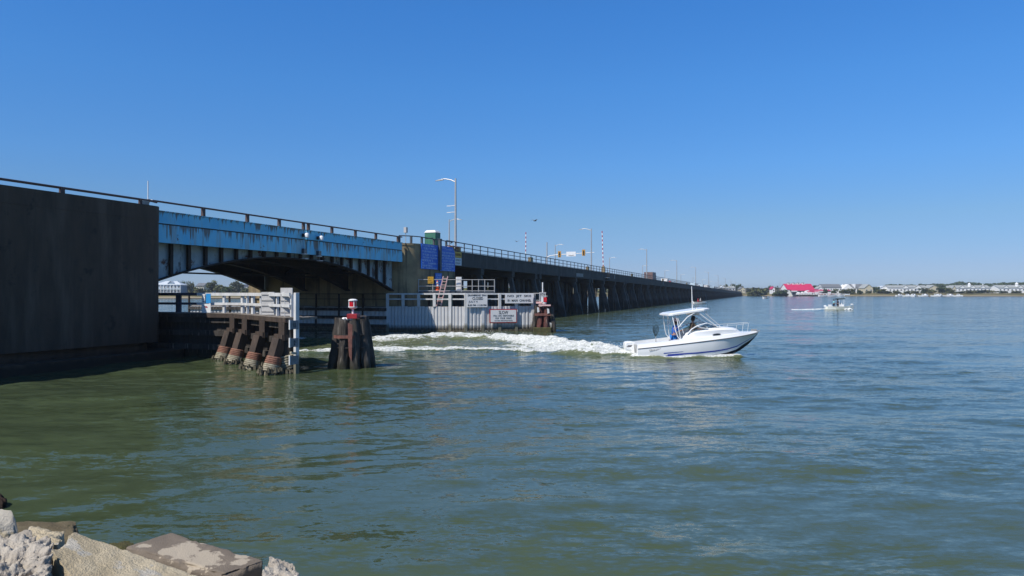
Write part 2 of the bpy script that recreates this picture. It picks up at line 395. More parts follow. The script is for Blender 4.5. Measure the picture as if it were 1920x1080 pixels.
fa = me.attributes.new('foam', 'FLOAT', 'POINT'); fa.data.foreach_set('value', FO.ravel().astype(np.float32))
water = link('water', me); tag(water, kind='structure')

def water_mat():
    m = bpy.data.materials.new('sea_water'); m.use_nodes = True; t = m.node_tree; L = t.links
    b = t.nodes['Principled BSDF']
    co = N(t, 'ShaderNodeTexCoord').outputs['Object']
    b.inputs['IOR'].default_value = 1.333; b.inputs['Specular IOR Level'].default_value = 0.5
    at_ = N(t, 'ShaderNodeAttribute', attribute_name='foam').outputs['Fac']
    deep = mixc(t, ramp(t, noise(t, co, 0.05, 4, 0.6, (1, 2.0, 1)), 0.35, 0.65), (0.056, 0.077, 0.034), (0.066, 0.090, 0.048))
    # foam breaks up into lace
    fn = noise(t, co, 2.2, 6, 0.65, (0.7, 1.5, 1)); fn2 = noise(t, co, 6.5, 5, 0.7, (0.8, 1.5, 1))
    fn3 = noise(t, co, 17.0, 3, 0.6)
    lace = math_(t, 'ADD', math_(t, 'MULTIPLY', fn, 0.45), math_(t, 'ADD', math_(t, 'MULTIPLY', fn2, 0.35), math_(t, 'MULTIPLY', fn3, 0.2)))
    thr = math_(t, 'SUBTRACT', 0.78, math_(t, 'MULTIPLY', at_, 0.40))
    fm = ramp(t, math_(t, 'SUBTRACT', lace, thr), -0.02, 0.08)
    fm = math_(t, 'MULTIPLY', fm, ramp(t, at_, 0.02, 0.14))
    # aerated green water round the foam
    aer = ramp(t, at_, 0.05, 0.7)
    deep2 = mixc(t, math_(t, 'MULTIPLY', aer, 0.8), deep, (0.15, 0.165, 0.085))
    white = mixc(t, ramp(t, math_(t, 'ADD', math_(t, 'MULTIPLY', fn2, 0.55), math_(t, 'MULTIPLY', fn3, 0.45)), 0.36, 0.60), (0.30, 0.33, 0.30), (0.70, 0.71, 0.70))
    col = mixc(t, fm, deep2, white)
    L.new(col, b.inputs['Base Color'])
    L.new(math_(t, 'ADD', 0.10, math_(t, 'MULTIPLY', fm, 0.7)), b.inputs['Roughness'])
    L.new(math_(t, 'SUBTRACT', 0.5, math_(t, 'MULTIPLY', fm, 0.35)), b.inputs['Specular IOR Level'])
    # wind ripples: slopes straight from noise so that far water keeps its roughness
    calm = math_(t, 'MULTIPLY', ramp(t, noise(t, co, 0.11, 4, 0.6, (0.45, 1.7, 1)), 0.36, 0.60), math_(t, 'ADD', 0.55, ramp(t, noise(t, co, 0.45, 4, 0.65, (0.4, 1.5, 1)), 0.38, 0.62)))
    def slopes(scale, det, stretch, amp):
        mp = N(t, 'ShaderNodeMapping'); mp.inputs['Scale'].default_value = stretch; L.new(co, mp.inputs['Vector'])
        n = N(t, 'ShaderNodeTexNoise'); n.inputs['Scale'].default_value = scale; n.inputs['Detail'].default_value = det; n.inputs['Roughness'].default_value = 0.6
        L.new(mp.outputs[0], n.inputs['Vector'])
        s = N(t, 'ShaderNodeVectorMath', operation='SUBTRACT'); L.new(n.outputs['Color'], s.inputs[0]); s.inputs[1].default_value = (0.5, 0.5, 0.5)
        q = N(t, 'ShaderNodeVectorMath', operation='MULTIPLY'); L.new(s.outputs[0], q.inputs[0]); q.inputs[1].default_value = (amp * 0.65, amp, 0.0)
        return q.outputs[0]
    def vadd(p, q):
        n = N(t, 'ShaderNodeVectorMath', operation='ADD'); L.new(p, n.inputs[0]); L.new(q, n.inputs[1]); return n.outputs[0]
    fine = vadd(slopes(1.3, 2, (0.5, 1.3, 1), 0.42), vadd(slopes(4.5, 3, (0.5, 1.3, 1), 0.68), slopes(15.0, 2, (0.6, 1.2, 1), 0.42)))
    sc = N(t, 'ShaderNodeVectorMath', operation='SCALE'); L.new(fine, sc.inputs[0]); # the open bay beyond the bridge is more wind ruffled than the sheltered inlet
    gp = N(t, 'ShaderNodeSeparateXYZ'); L.new(co, gp.inputs[0]); fetch = math_(t, 'ADD', 1.0, math_(t, 'MULTIPLY', ramp(t, gp.outputs['Y'], 35.0, 170.0), 0.95))
    L.new(math_(t, 'MULTIPLY', math_(t, 'ADD', 0.28, math_(t, 'MULTIPLY', calm, 0.62)), fetch), sc.inputs['Scale'])
    fo_ = slopes(7.0, 5, (0.8, 1.2, 1), 3.0); sf = N(t, 'ShaderNodeVectorMath', operation='SCALE'); L.new(fo_, sf.inputs[0]); L.new(fm, sf.inputs['Scale'])
    ge = N(t, 'ShaderNodeNewGeometry')
    nn = N(t, 'ShaderNodeVectorMath', operation='NORMALIZE'); L.new(vadd(ge.outputs['Normal'], vadd(sc.outputs[0], sf.outputs[0])), nn.inputs[0])
    L.new(nn.outputs[0], b.inputs['Normal'])
    return m
water.data.materials.append(water_mat())
# ------------------------------------------------------------------ the bridge
def bframe(name, label, cat, s=0.0, t=0.0, z=0.0, group=None):
    return thing(name, label, cat, bw(s, t, z), BRZ, group)
# inside a bridge frame: local x = along the bridge, local y = -t, z up
def bbox(m, s0, s1, t0, t1, z0, z1): return m.box(s0, s1, -t1, -t0, z0, z1)

def rounded_plan(s0, s1, t0, t1, r, left, right):
    """plan outline in (x,y)=(s,-t); rounded water side corners at the left and or right end"""
    p = [(s0, -t0)]
    p2 = []
    if left:
        for k in range(9):
            a = PI + k * (PI / 2) / 8
            p2.append((s0 + r + r * math.cos(a), -(t1 - r) + r * math.sin(a)))
    else: p2.append((s0, -t1))
    if right:
        for k in range(9):
            a = -PI / 2 + k * (PI / 2) / 8
            p2.append((s1 - r + r * math.cos(a), -(t1 - r) + r * math.sin(a)))
    else: p2.append((s1, -t1))
    return p + p2 + [(s1, -t0)]

# left pier, in shade
lp = bframe('bridge_pier', 'dark stained concrete drawbridge pier filling the left edge of the view', 'bridge pier')
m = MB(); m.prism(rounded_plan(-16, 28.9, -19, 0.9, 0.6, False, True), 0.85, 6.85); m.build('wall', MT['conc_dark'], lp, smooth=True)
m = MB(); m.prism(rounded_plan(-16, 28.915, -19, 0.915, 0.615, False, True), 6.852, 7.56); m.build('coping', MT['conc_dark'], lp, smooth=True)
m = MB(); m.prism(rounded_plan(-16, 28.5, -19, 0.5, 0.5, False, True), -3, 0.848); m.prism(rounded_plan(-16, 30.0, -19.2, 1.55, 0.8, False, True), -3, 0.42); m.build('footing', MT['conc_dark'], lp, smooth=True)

# right pier
rp = bframe('bridge_pier', 'round nosed tan concrete pier carrying the blue information boards', 'bridge pier')
m = MB(); m.prism(rounded_plan(55.5, 64.2, -15.8, 0.9, 1.75, True, False), -3, 7.28); m.build('wall', MT['conc_tan'], rp, smooth=True)
m = MB(); m.prism(rounded_plan(55.46, 64.2, -15.85, 0.95, 1.79, True, False), 7.282, 7.46); m.build('coping', MT['conc_tan'], rp, smooth=True)
m = MB()
for z in (3.9, 4.6, 5.3): m.beam((61.0, -0.93, z), (64.1, -0.93, z), 0.05, 0.05)
m.build('conduit', MT['steel_dark'], rp)

# bascule span
sp = bframe('bascule_span', 'rust streaked blue steel drawbridge span arching between the two piers', 'bridge span')
SM = 42.0
ZB, ZM, ZT = 5.85, 6.78, 7.44
for a, b in ((29.0, SM - 0.06), (SM + 0.06, 55.42)):
    m = MB(); bbox(m, a, b, -0.09, -0.03, ZM, ZM + 0.07); m.build('seam_shadow_strip', MT['steel_dark'], sp); m = MB(); bbox(m, a, b, -0.09, 0.0, ZM + 0.07, ZT); m.build('upper_fascia', MT['blue_up'], sp)  # dark strip stands in for the shadow line between upper and lower fascia
    m = MB(); bbox(m, a, b, -0.14, 0.06, ZT + 0.002, ZT + 0.05); m.build('fascia_cap', MT['blue_up'], sp)
    m = MB(); bbox(m, a, b, -0.10, 0.035, ZB, ZM); m.build('lower_fascia', MT['blue'], sp)
    m = MB(); bbox(m, a, b, -0.9, -0.102, ZB + 0.05, ZB + 0.15); bbox(m, a, b, -0.9, -0.102, ZM - 0.1, ZM); m.build('outrigger_plate', MT['steel_dark'], sp)
for s in np.arange(31.5, 55, 2.2): m = MB(); bbox(m, s - 0.02, s + 0.02, 0.001, 0.012, ZM + 0.05, ZT - 0.02); m.build('plate_seam', MT['blue_up'], sp)
for s in np.arange(30.3, 55, 2.2): m = MB(); bbox(m, s - 0.015, s + 0.015, 0.036, 0.045, ZB + 0.02, ZM - 0.03); m.build('plate_seam', MT['blue'], sp)
def arch(s): return min(5.55, 5.62 - 0.0122 * (s - SM) ** 2)
def girder(t, wm, fl, first):
    N_ = 24
    for a, b in ((29.2, SM - 0.05), (SM + 0.05, 55.4)):
        m = MB(); ss = np.linspace(a, b, N_)
        poly = [(s, arch(s) + 0.04) for s in ss] + [(b, 6.9), (a, 6.9)]
        m.extr(poly, -t, -t + 0.04); m.build('girder_web', wm, sp)
        m = MB()
        for s0, s1 in zip(ss[:-1], ss[1:]):
            m.beam((s0, -t + 0.02, arch(s0)), (s1, -t + 0.02, arch(s1)), 0.5, 0.07)
        m.build('bottom_flange', fl, sp)
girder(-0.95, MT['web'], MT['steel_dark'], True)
st0 = None
for s in np.arange(29.8, 55.2, 1.27):
    m = MB(); bbox(m, -0.035, 0.035, -0.95, -0.74, arch(s) + 0.06, 6.75); m.box(-0.1, 0.1, 0.735, 0.74, arch(s) + 0.06, 6.75)
    m.build('stiffener', MT['steel_dark'], sp, loc=(s, 0, 0))
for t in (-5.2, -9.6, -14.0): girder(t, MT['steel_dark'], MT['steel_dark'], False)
for s in np.arange(31.4, 55, 5.3):
    m = MB(); zb = arch(s) + 0.5
    bbox(m, -0.06, 0.06, -14.0, -1.0, zb + 0.55, zb + 0.95); bbox(m, -0.05, 0.05, -14.0, -1.0, zb + 0.05, zb + 0.2)
    for t in np.arange(-13.4, -1.2, 1.8): m.beam((0, -t, zb + 0.1), (0, -t - 0.9 if True else 0, zb + 0.65), 0.09, 0.09)
    m.build('floor_beam', MT['steel_dark'], sp, loc=(s, 0, 0))
m = MB()
for t in np.arange(-13.6, -1.2, 1.2): bbox(m, 29.2, 55.4, t - 0.06, t + 0.06, 6.55, 6.78)
m.build('stringer', MT['steel_dark'], sp)
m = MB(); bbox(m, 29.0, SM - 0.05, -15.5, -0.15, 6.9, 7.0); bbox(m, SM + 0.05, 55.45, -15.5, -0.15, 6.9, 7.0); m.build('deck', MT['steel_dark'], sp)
m = MB(); bbox(m, 29.0, 55.4, -15.6, -15.5, 6.3, 7.44); m.build('far_fascia', MT['blue'], sp)
m = MB(); bbox(m, 29.2, 55.4, -6.4, -6.2, 4.5, 4.6); bbox(m, 29.2, 55.4, -3.6, -3.5, 5.2, 5.3); m.build('lateral_brace', MT['steel_dark'], sp)

# channel lanterns on the span
def nav_light(s):
    o = bframe('span_light', 'white channel light fixed to the blue fascia', 'lantern', s, 0.06, 7.0)
    m = MB(); m.box(-0.12, 0.12, -0.16, 0.0, -0.02, 0.2); m.build('bracket', MT['steel_dark'], o)
    m = MB(); m.lathe([(0.05, 0), (0.15, 0.03), (0.16, 0.22), (0.1, 0.3), (0.02, 0.33)], (0, -0.3, -0.08), 12); m.build('lamp', MT['white'], o, True)
    m = MB(); m.tube([(0.02, -0.06, -0.1), (0.02, -0.05, -1.0)], 0.03, 6); m.build('conduit', MT['blue'], o)
    m = MB(); m.box(-0.15, 0.15, -0.2, 0.0, -1.12, -0.8); m.build('control_box', MT['glass_dark'], o)
    m = MB(); m.box(-0.18, 0.18, -0.24, 0.0, -1.2, -1.124); m.build('shelf', MT['sign_grey'], o); m = MB(); m.box(-0.2, 0.2, -0.3, -0.06, -1.5, -1.44); m.build('step', MT['sign_grey'], o)
    return o
nl = nav_light(41.55); nl['label'] = 'white channel light just left of the gap between the two blue leaves'; nl['group'] = 'channel lights on the draw span'
dup(nl, bw(43.2, 0.06, 6.93), None, 'white channel light just right of the gap between the two blue leaves', 'channel lights on the draw span')

# railings of pier and span
def simple_rail(name, label, pts, posts, h, mt, r=0.055, wide=()):
    """pts are (s,t,z) of the rail base; posts the s values"""
    o = bframe(name, label, 'railing')
    m = MB(); m.tube([(s, -t, z + h) for s, t, z in pts], r, 8); m.build('top_rail', mt, o, True)
    sa = np.array([p[0] for p in pts]); ta = np.array([p[1] for p in pts]); za = np.array([p[2] for p in pts])
    for s in posts:
        t = float(np.interp(s, sa, ta)); z = float(np.interp(s, sa, za)); wv = 0.2 if s in wide else 0.085
        m = MB(); m.box(-wv, wv, -0.08, 0.08, 0.0, h); m.build('post', mt, o, loc=(s, -t, z))
    return o
r1 = simple_rail('pier_railing', 'single bar brown railing along the top of the left pier', [(-14, 0.75, 7.44), (0, 0.75, 7.56), (28.2, 0.75, 7.56), (28.75, 0.55, 7.56)], [-4.5, 6.5, 13.8, 20.5, 23.4, 27.6], 0.24, MT['rail'])
m = MB(); m.box(-0.3, 0.1, -0.14, 0.1, 0, 0.2); m.build('bracket', MT['conc_pale'], r1, loc=(27.9, -0.72, 7.56))
r2 = simple_rail('span_railing', 'single bar brown railing along the blue draw span', [(28.75, -0.05, 7.49), (55.5, -0.05, 7.49)], [32.6, 36.2, 39.2, 41.75, 42.3, 45.1, 48.2, 51.2, 54.9], 0.46, MT['rail'], 0.05, (54.9,))
r3 = simple_rail('curved_railing', 'curved brown bar railing rounding the nose of the tan pier', [(55.4, -0.3, 7.46), (56.2, 0.45, 7.46), (57.3, 0.75, 7.46), (64.0, 0.75, 7.42), (64.8, 0.2, 7.38)], [56.2, 57.6, 60.0, 62.6], 0.62, MT['rail_grey'], 0.045)
# whip mast on the left pier
o = bframe('whip_antenna', 'thin white whip antenna rising from the end of the left pier', 'antenna', 28.45, 0.3, 7.56)
m = MB(); m.tube([(0, 0, 0), (0, 0, 1.28)], 0.025, 6); m.build('mast', MT['white'], o)
m = MB(); m.tube([(0.0, -0.02, 0.2), (0.0, -0.15, 0.3), (0.12, -0.16, 0.32)], 0.05, 6); m.build('bracket', MT['white'], o)
# sensor on a post
o = bframe('sensor_post', 'small grey box on a thin post above the round pier nose', 'sensor', 57.0, -0.5, 7.3)
m = MB(); m.tube([(0, 0, 0), (0, 0, 1.15)], 0.03, 6); m.build('post', MT['galv'], o)
m = MB(); m.box(-0.14, 0.14, -0.12, 0.12, 1.15, 1.62); m.build('box', MT['sign_grey'], o)

# viaduct
vd = bframe('viaduct', 'long dark concrete trestle bridge on leaning piles running to the far shore', 'bridge')
SP = 9.8; S0 = 73.5; S_END = 668.0
nb = int((S_END - S0) / SP)
def parapet_mesh(L):
    m = MB(); d = -0.0068 * L
    def slab(t0, t1, z0, z1, a=0.012, b=L - 0.012):
        za, zb_ = -0.0068 * a, -0.0068 * b
        m.hexa([(a, -t1, z0 + za), (b, -t1, z0 + zb_), (b, -t0, z0 + zb_), (a, -t0, z0 + za), (a, -t1, z1 + za), (b, -t1, z1 + zb_), (b, -t0, z1 + zb_), (a, -t0, z1 + za)])
    slab(-0.3, 0.0, -1.45, 0.0); slab(-0.32, 0.04, -0.16, 0.012)
    return m
pm = parapet_mesh(SP).mesh('parapet'); pm.materials.append(MT['conc_wall'])
o = parapet_mesh(S0 - 64.2).build('parapet', MT['conc_wall'], vd, loc=(64.2, 0, grade(64.2)))
for k in range(nb):
    s = S0 + k * SP
    o = link('parapet', pm, vd); o.location = (s, 0, grade(s))
    o = link('parapet', pm, vd); o.location = (s, 17.9, grade(s))
m = MB(); L = S_END - 64.2; d = -0.0068 * L
z0, z1 = grade(64.2) - 1.2, grade(64.2) - 0.62
m.hexa([(64.25, 0.3, z0), (S_END, 0.3, z0 + d), (S_END, 17.9, z0 + d), (64.25, 17.9, z0), (64.25, 0.3, z1), (S_END, 0.3, z1 + d), (S_END, 17.9, z1 + d), (64.25, 17.9, z1)])
m.build('deck_slab', MT['conc_wall'], vd)
m = MB(); e = 0.004
m.hexa([(64.3, 2.0, z1 + 0.001), (S_END, 2.0, z1 + d + 0.001), (S_END, 16.2, z1 + d + 0.001), (64.3, 16.2, z1 + 0.001), (64.3, 2.0, z1 + 0.02), (S_END, 2.0, z1 + d + 0.02), (S_END, 16.2, z1 + d + 0.02), (64.3, 16.2, z1 + 0.02)])
m.build('roadway', MT['asphalt'], vd)
pile_ts = (-0.45, -2.6, -4.9, -7.2, -9.5, -11.8, -14.1, -16.0, -17.6)
piles = []
for k in range(nb + 1):
    for ds in ((-0.95, 0.95) if k % 3 == 2 else (0.0,)):
        s = S0 + k * SP + ds
        if s > S_END - 3: continue
        zc = grade(s) - 1.45
        m = MB(); bbox(m, -0.42, 0.42, -18.1, -0.02, zc - 0.65, zc - 0.01); m.build('cap_beam', MT['conc_wall'], vd, loc=(s, 0, 0))
        for j, t in enumerate(pile_ts): piles.append((s, t, zc - 0.66, j))
piles.sort(key=lambda q: q[0] + (0 if q[3] == 0 else 40))
pcache = {}
def pile_shape(m, s, t, zc, j):
    rk = 1.35 if j == 0 else (-1.2 if j == 8 else 0.0)
    zt, zb_ = zc, -1.5
    def P(z): return (s, -(t + rk * (zt - z) / 6.0), z)
    m.beam(P(zt), P(2.9), 0.50, 0.50); m.beam(P(2.898), P(zb_), 0.66, 0.66)
for s, t, zc, j in piles[:290]:
    key = (j, round(zc, 1))
    if key not in pcache:
        m = MB(); pile_shape(m, 0, t, round(zc, 1) + 0.06, j); me = m.mesh('pile'); me.materials.append(MT['conc_pile']); pcache[key] = me
    o = link('pile', pcache[key], vd); o.location = (s, 0, 0)
m = MB()
for s, t, zc, j in piles[290:]: pile_shape(m, s, t, zc, j)
tag(m.build('far_pile', MT['conc_pile'], vd), kind='stuff')
m = MB(); bbox(m, S_END - 0.5, S_END + 6, -18.2, 0.2, -2, grade(S_END)); m.build('abutment', MT['conc_wall'], vd)
# repaired patch and joint blocks on the parapet
m = MB(); bbox(m, 0, 4.3, 0.001, 0.02, -1.25, -0.72); m.build('repair_patch', MT['conc_pale'], vd, loc=(112.5, 0, grade(112.5)))
for s in (141.0, 205.0):
    m = MB(); bbox(m, 0, 0.5, 0.001, 0.06, -1.0, -0.1); m.build('drain_plate', MT['conc_pale'], vd, loc=(s, 0, grade(s)))
for s in (90.2, 120.4, 160.0, 206.0, 262):
    m = MB(); bbox(m, -0.45, 0.45, -0.34, 0.03, 0.013, 0.62); m.build('lamp_pedestal', MT['conc_tan'], vd, loc=(s, 0, grade(s)))

# railings of the viaduct
def viaduct_rail(label, t, s0, s1, n_single):
    o = bframe('viaduct_railing', label, 'railing')
    for nm, hz, r in (('top_rail', 0.92, 0.04), ('middle_rail', 0.47, 0.03), ('bottom_rail', 0.10, 0.025)):
        m = MB(); m.beam((s0, -t, grade(s0) + hz), (s1, -t, grade(s1) + hz), r * 2, r * 2); m.build(nm, MT['rail_grey'], o)
    pm_ = MB().box(-0.04, 0.04, -0.04, 0.04, 0, 0.92).mesh('post'); pm_.materials.append(MT['rail_grey'])
    ss = np.arange(s0, s1, 2.15)
    for s in ss[:n_single]:
        p = link('post', pm_, o); p.location = (s, -t, grade(s))
    m = MB()
    for s in ss[n_single:]: m.box(s - 0.04, s + 0.04, -t - 0.04, -t + 0.04, grade(s), grade(s) + 0.92)
    if len(ss) > n_single: tag(m.build('far_post', MT['rail_grey'], o), kind='stuff')
    return o
viaduct_rail('dark two bar railing on the near side of the concrete viaduct', -0.16, 64.6, 666, 278)
viaduct_rail('dark two bar railing on the far side of the concrete viaduct', -18.0, 64.6, 666, 120)

# far side railing and parapet of the span
simple_rail('far_span_railing', 'single bar railing on the far edge of the draw span', [(28.75, -15.55, 7.44), (55.5, -15.55, 7.44)], [33, 38, 43, 48, 53], 0.46, MT['rail'], 0.05)
# ------------------------------------------------------------------ lettering
def text_mesh(txt, width, height, m, bold=0.0):
    cu = bpy.data.curves.new('lettering', 'FONT'); cu.body = txt; cu.size = 1.0; cu.align_x = 'CENTER'; cu.extrude = 0.004; cu.offset = bold; cu.resolution_u = 3
    ob = bpy.data.objects.new('lettering', cu); C.objects.link(ob)
    dg = bpy.context.evaluated_depsgraph_get(); me = bpy.data.meshes.new_from_object(ob.evaluated_get(dg))
    bpy.data.objects.remove(ob); bpy.data.curves.remove(cu)
    n = len(me.vertices); co = np.zeros(n * 3); me.vertices.foreach_get('co', co); co = co.reshape(-1, 3)
    lo, hi = co.min(0), co.max(0)
    co[:, 0] = (co[:, 0] - (lo[0] + hi[0]) / 2) * width / (hi[0] - lo[0]); co[:, 1] = (co[:, 1] - lo[1]) * height / (hi[1] - lo[1])
    out = np.stack([co[:, 0], -co[:, 2], co[:, 1]], 1)      # stands upright and faces -y
    me.vertices.foreach_set('co', out.ravel()); me.update(); me.name = 'lettering'; me.materials.clear(); me.materials.append(m)
    return me
def put_text(parent, txt, x, z, width, height, m, y=-0.03, bold=0.0):
    o = link('lettering', text_mesh(txt, width, height, m, bold), parent); o.location = (x, y, z); return o
def scribble(parent, rows, m, y, seed):
    """unreadable rows of letter strokes: (x0, x1, z, height)"""
    r = random.Random(seed); b = MB()
    for x0, x1, z, h in rows:
        x = x0
        while x < x1 - h * 0.3:
            if r.random() < 0.16: x += h * 0.55; continue
            wv = h * r.uniform(0.45, 0.7); k = r.randrange(5); s = h * 0.17
            q = []
            if k in (0, 1, 3): q.append((x, x + s, z, z + h))
            if k in (0, 2): q.append((x + s, x + wv, z + h - s, z + h))
            if k in (0, 2, 3): q.append((x + s, x + wv, z + h * 0.42, z + h * 0.42 + s))
            if k in (1, 2): q.append((x + s, x + wv, z, z + s))
            if k == 4: q += [(x, x + wv, z + h - s, z + h), (x + wv / 2 - s / 2, x + wv / 2 + s / 2, z, z + h - s)]
            if k in (3, 2): q.append((x + wv, x + wv + s, z, z + h))
            for a, b_, c, d in q: b.box(a, b_, y - 0.006, y, c, d)
            x += wv + h * 0.3
    return tag(b.build('lettering', m, parent), kind='stuff')
def board(m, w_, h_, d=0.05, cham=0.0):
    if cham: return m.extr([(-w_ / 2, 0), (w_ / 2, 0), (w_ / 2, h_ - cham), (w_ / 2 - cham, h_), (-w_ / 2, h_)], -d, 0)
    return m.box(-w_ / 2, w_ / 2, -d, 0, 0, h_)

# boards on the pier face (local x along the bridge, facing the water)
def pier_board(name, label, s0, s1, z0, z1, mt, cat='sign', t=0.96, cham=0.0):
    o = bframe(name, label, cat, (s0 + s1) / 2, t, z0)
    m = MB(); board(m, s1 - s0, z1 - z0, 0.05, cham); m.build('panel', mt, o); return o
b1 = pier_board('information_board', 'large blue board of white lettering left of the dark post on the pier', 57.0, 60.3, 5.32, 7.50, MT['sign_blue'], cham=0.0)
W = 3.3
scribble(b1, [(-1.5, 0.9, 1.97, 0.13), (-1.15, 1.2, 1.70, 0.16), (-1.5, 1.5, 1.45, 0.15), (-1.5, 1.5, 1.17, 0.16), (-1.5, 1.45, 0.92, 0.15), (-1.5, 0.55, 0.66, 0.17), (-1.5, -1.15, 0.43, 0.15), (-0.4, 1.5, 0.43, 0.15), (-1.5, 0.55, 0.22, 0.15), (-1.5, -1.15, 0.03, 0.13), (-0.8, 1.45, 0.03, 0.13)], MT['sign_letter'], -0.052, 3)
b2 = pier_board('information_board', 'large blue board of white lettering right of the dark post on the pier', 60.75, 64.0, 5.25, 7.52, MT['sign_blue'], cham=0.5)
scribble(b2, [(-1.4, -0.3, 2.03, 0.12), (-0.3, 1.0, 1.95, 0.10), (-1.5, 1.5, 1.60, 0.15), (-1.5, 1.5, 1.34, 0.15), (-1.3, 1.3, 1.10, 0.15), (-1.2, 1.1, 0.86, 0.15), (-1.5, 1.45, 0.58, 0.15), (-1.5, 1.5, 0.36, 0.15), (-0.8, 0.9, 0.18, 0.12), (-1.2, 1.3, 0.0, 0.13)], MT['sign_letter'], -0.052, 5)
o = bframe('board_post', 'dark square post standing between the two blue boards', 'post', 60.52, 1.1, 5.3)
m = MB(); m.box(-0.17, 0.17, -0.1, 0.1, 0, 2.75); m.build('shaft', MT['rail_grey'], o); m = MB(); m.box(-0.2, 0.2, -0.13, 0.13, 2.752, 2.82); m.build('cap', MT['rail_grey'], o)
b3 = pier_board('notice_board', 'small blue notice between the traffic cone and the pink ladder', 59.75, 61.1, 3.85, 5.02, MT['sign_blue'])
scribble(b3, [(-0.5, 0.5, 0.9, 0.16), (-0.52, 0.52, 0.63, 0.16), (-0.45, 0.45, 0.36, 0.16), (-0.25, 0.4, 0.1, 0.16)], MT['sign_letter'], -0.052, 8)
b5 = bframe('warning_sign', 'yellow over white warning sign hung on the viaduct parapet', 'sign', 66.7, 0.08, 5.95)
m = MB(); m.box(-0.85, 0.85, -0.05, 0, 0.75, 1.33); m.build('yellow_panel', MT['sign_yellow'], b5)
m = MB(); m.box(-0.85, 0.85, -0.05, 0, 0.0, 0.73); m.build('white_panel', MT['sign_white'], b5)
put_text(b5, 'WARNING', 0, 0.92, 1.4, 0.26, MT['rust'], -0.056)
scribble(b5, [(-0.6, 0.6, 0.42, 0.18), (-0.6, 0.6, 0.12, 0.18)], MT['rail_grey'], -0.052, 9)

# ------------------------------------------------------------------ things on the bridge
def lamp_post(label):
    o = bframe('street_lamp', label, 'street lamp')
    m = MB(); m.box(-0.22, 0.22, -0.22, 0.22, 0, 0.5); m.build('base', MT['conc_pale'], o)
    m = MB(); m.tube([(0, 0, 0.5), (0, 0, 7.7)], [0.13, 0.085], 10); m.build('pole', MT['galv'], o, True)
    m = MB(); m.tube([(0, -0.0, 7.35), (0, 0.5, 7.58), (0, 1.1, 7.72), (0, 1.55, 7.72)], [0.05, 0.05, 0.045, 0.04], 8); m.build('arm', MT['galv'], o, True)
    m = MB(); m.add([(-0.12, 1.35, 7.73), (0.12, 1.35, 7.73), (0.16, 1.75, 7.68), (0.1, 2.2, 7.58), (-0.1, 2.2, 7.58), (-0.16, 1.75, 7.68), (-0.1, 1.35, 7.62), (0.1, 1.35, 7.62), (0.13, 1.75, 7.57), (0.08, 2.2, 7.54), (-0.08, 2.2, 7.54), (-0.13, 1.75, 7.57)],
        [(0, 1, 2, 3, 4, 5), (11, 10, 9, 8, 7, 6), (0, 6, 7, 1), (1, 7, 8, 2), (2, 8, 9, 3), (3, 9, 10, 4), (4, 10, 11, 5), (5, 11, 6, 0)]); m.build('lamp_head', MT['white'], o)
    return o
lamp = lamp_post('x')
ORD = ['tallest street lamp on the bridge, right of the green portable toilet', 'second near side street lamp, left of the right hand striped barrier', 'third near side street lamp, above the box truck', 'fourth near side street lamp along the viaduct, past the box truck', 'fifth near side street lamp along the viaduct', 'sixth near side street lamp along the viaduct']
GL = 'street lamps along the near side of the bridge'
ln = (0.339 * 0 + 0)
for k in range(10):
    s = 67.6 + 57.0 * k
    lab = ORD[k] if k < len(ORD) else ['seventh', 'eighth', 'ninth', 'tenth'][k - 6] + ' near side street lamp, small and far along the viaduct'
    if k == 0:
        o = lamp; o.location = bw(s, -0.55, grade(s) - 0.35); o['label'] = lab; o['group'] = GL
    else: o = dup(lamp, bw(s, -0.55, grade(s) - 0.35), None, lab, GL)
for z in (5.0, 4.35):
    m = MB(); m.tube([(0, 0.1, z), (0, 0.75, z - 0.02)], 0.03, 6); m.box(-0.04, 0.04, 0.5, 0.95, z - 0.05, z + 0.01); m.build('side_arm', MT['white'], lamp)
FARL = ['street lamp behind the portable toilet with its arm pointing right', 'far side street lamp beside the pole of the signal arm', 'far side street lamp just right of the right hand barrier']
for k in range(10):
    s = 103.0 + 57.0 * k
    if s > 650: break
    dup(lamp, bw(s, -17.5, grade(s) - 0.35), BRZ + PI, FARL[k] if k < 3 else ['fourth', 'fifth', 'sixth', 'seventh', 'eighth', 'ninth', 'tenth'][k - 3] + ' street lamp counted along the far side of the viaduct', 'street lamps along the far side of the bridge')
for ch in list(bpy.data.objects):
    if ch.name.startswith('side_arm') and ch.parent is not lamp: bpy.data.objects.remove(ch)

# wooden box at the lamp foot
o = bframe('lamp_box', 'open raw wood box at the foot of the tallest lamp', 'box', 66.6, -0.3, grade(66) + 0.02)
m = MB(); m.box(-0.9, 1.5, -0.25, 0.25, 0.42, 0.5); m.build('lid', MT['pink_ladder'], o)
m = MB(); m.box(-0.8, -0.3, -0.2, 0.2, 0, 0.42); m.box(0.9, 1.3, -0.2, 0.2, 0, 0.42); m.build('leg', MT['ply'], o)

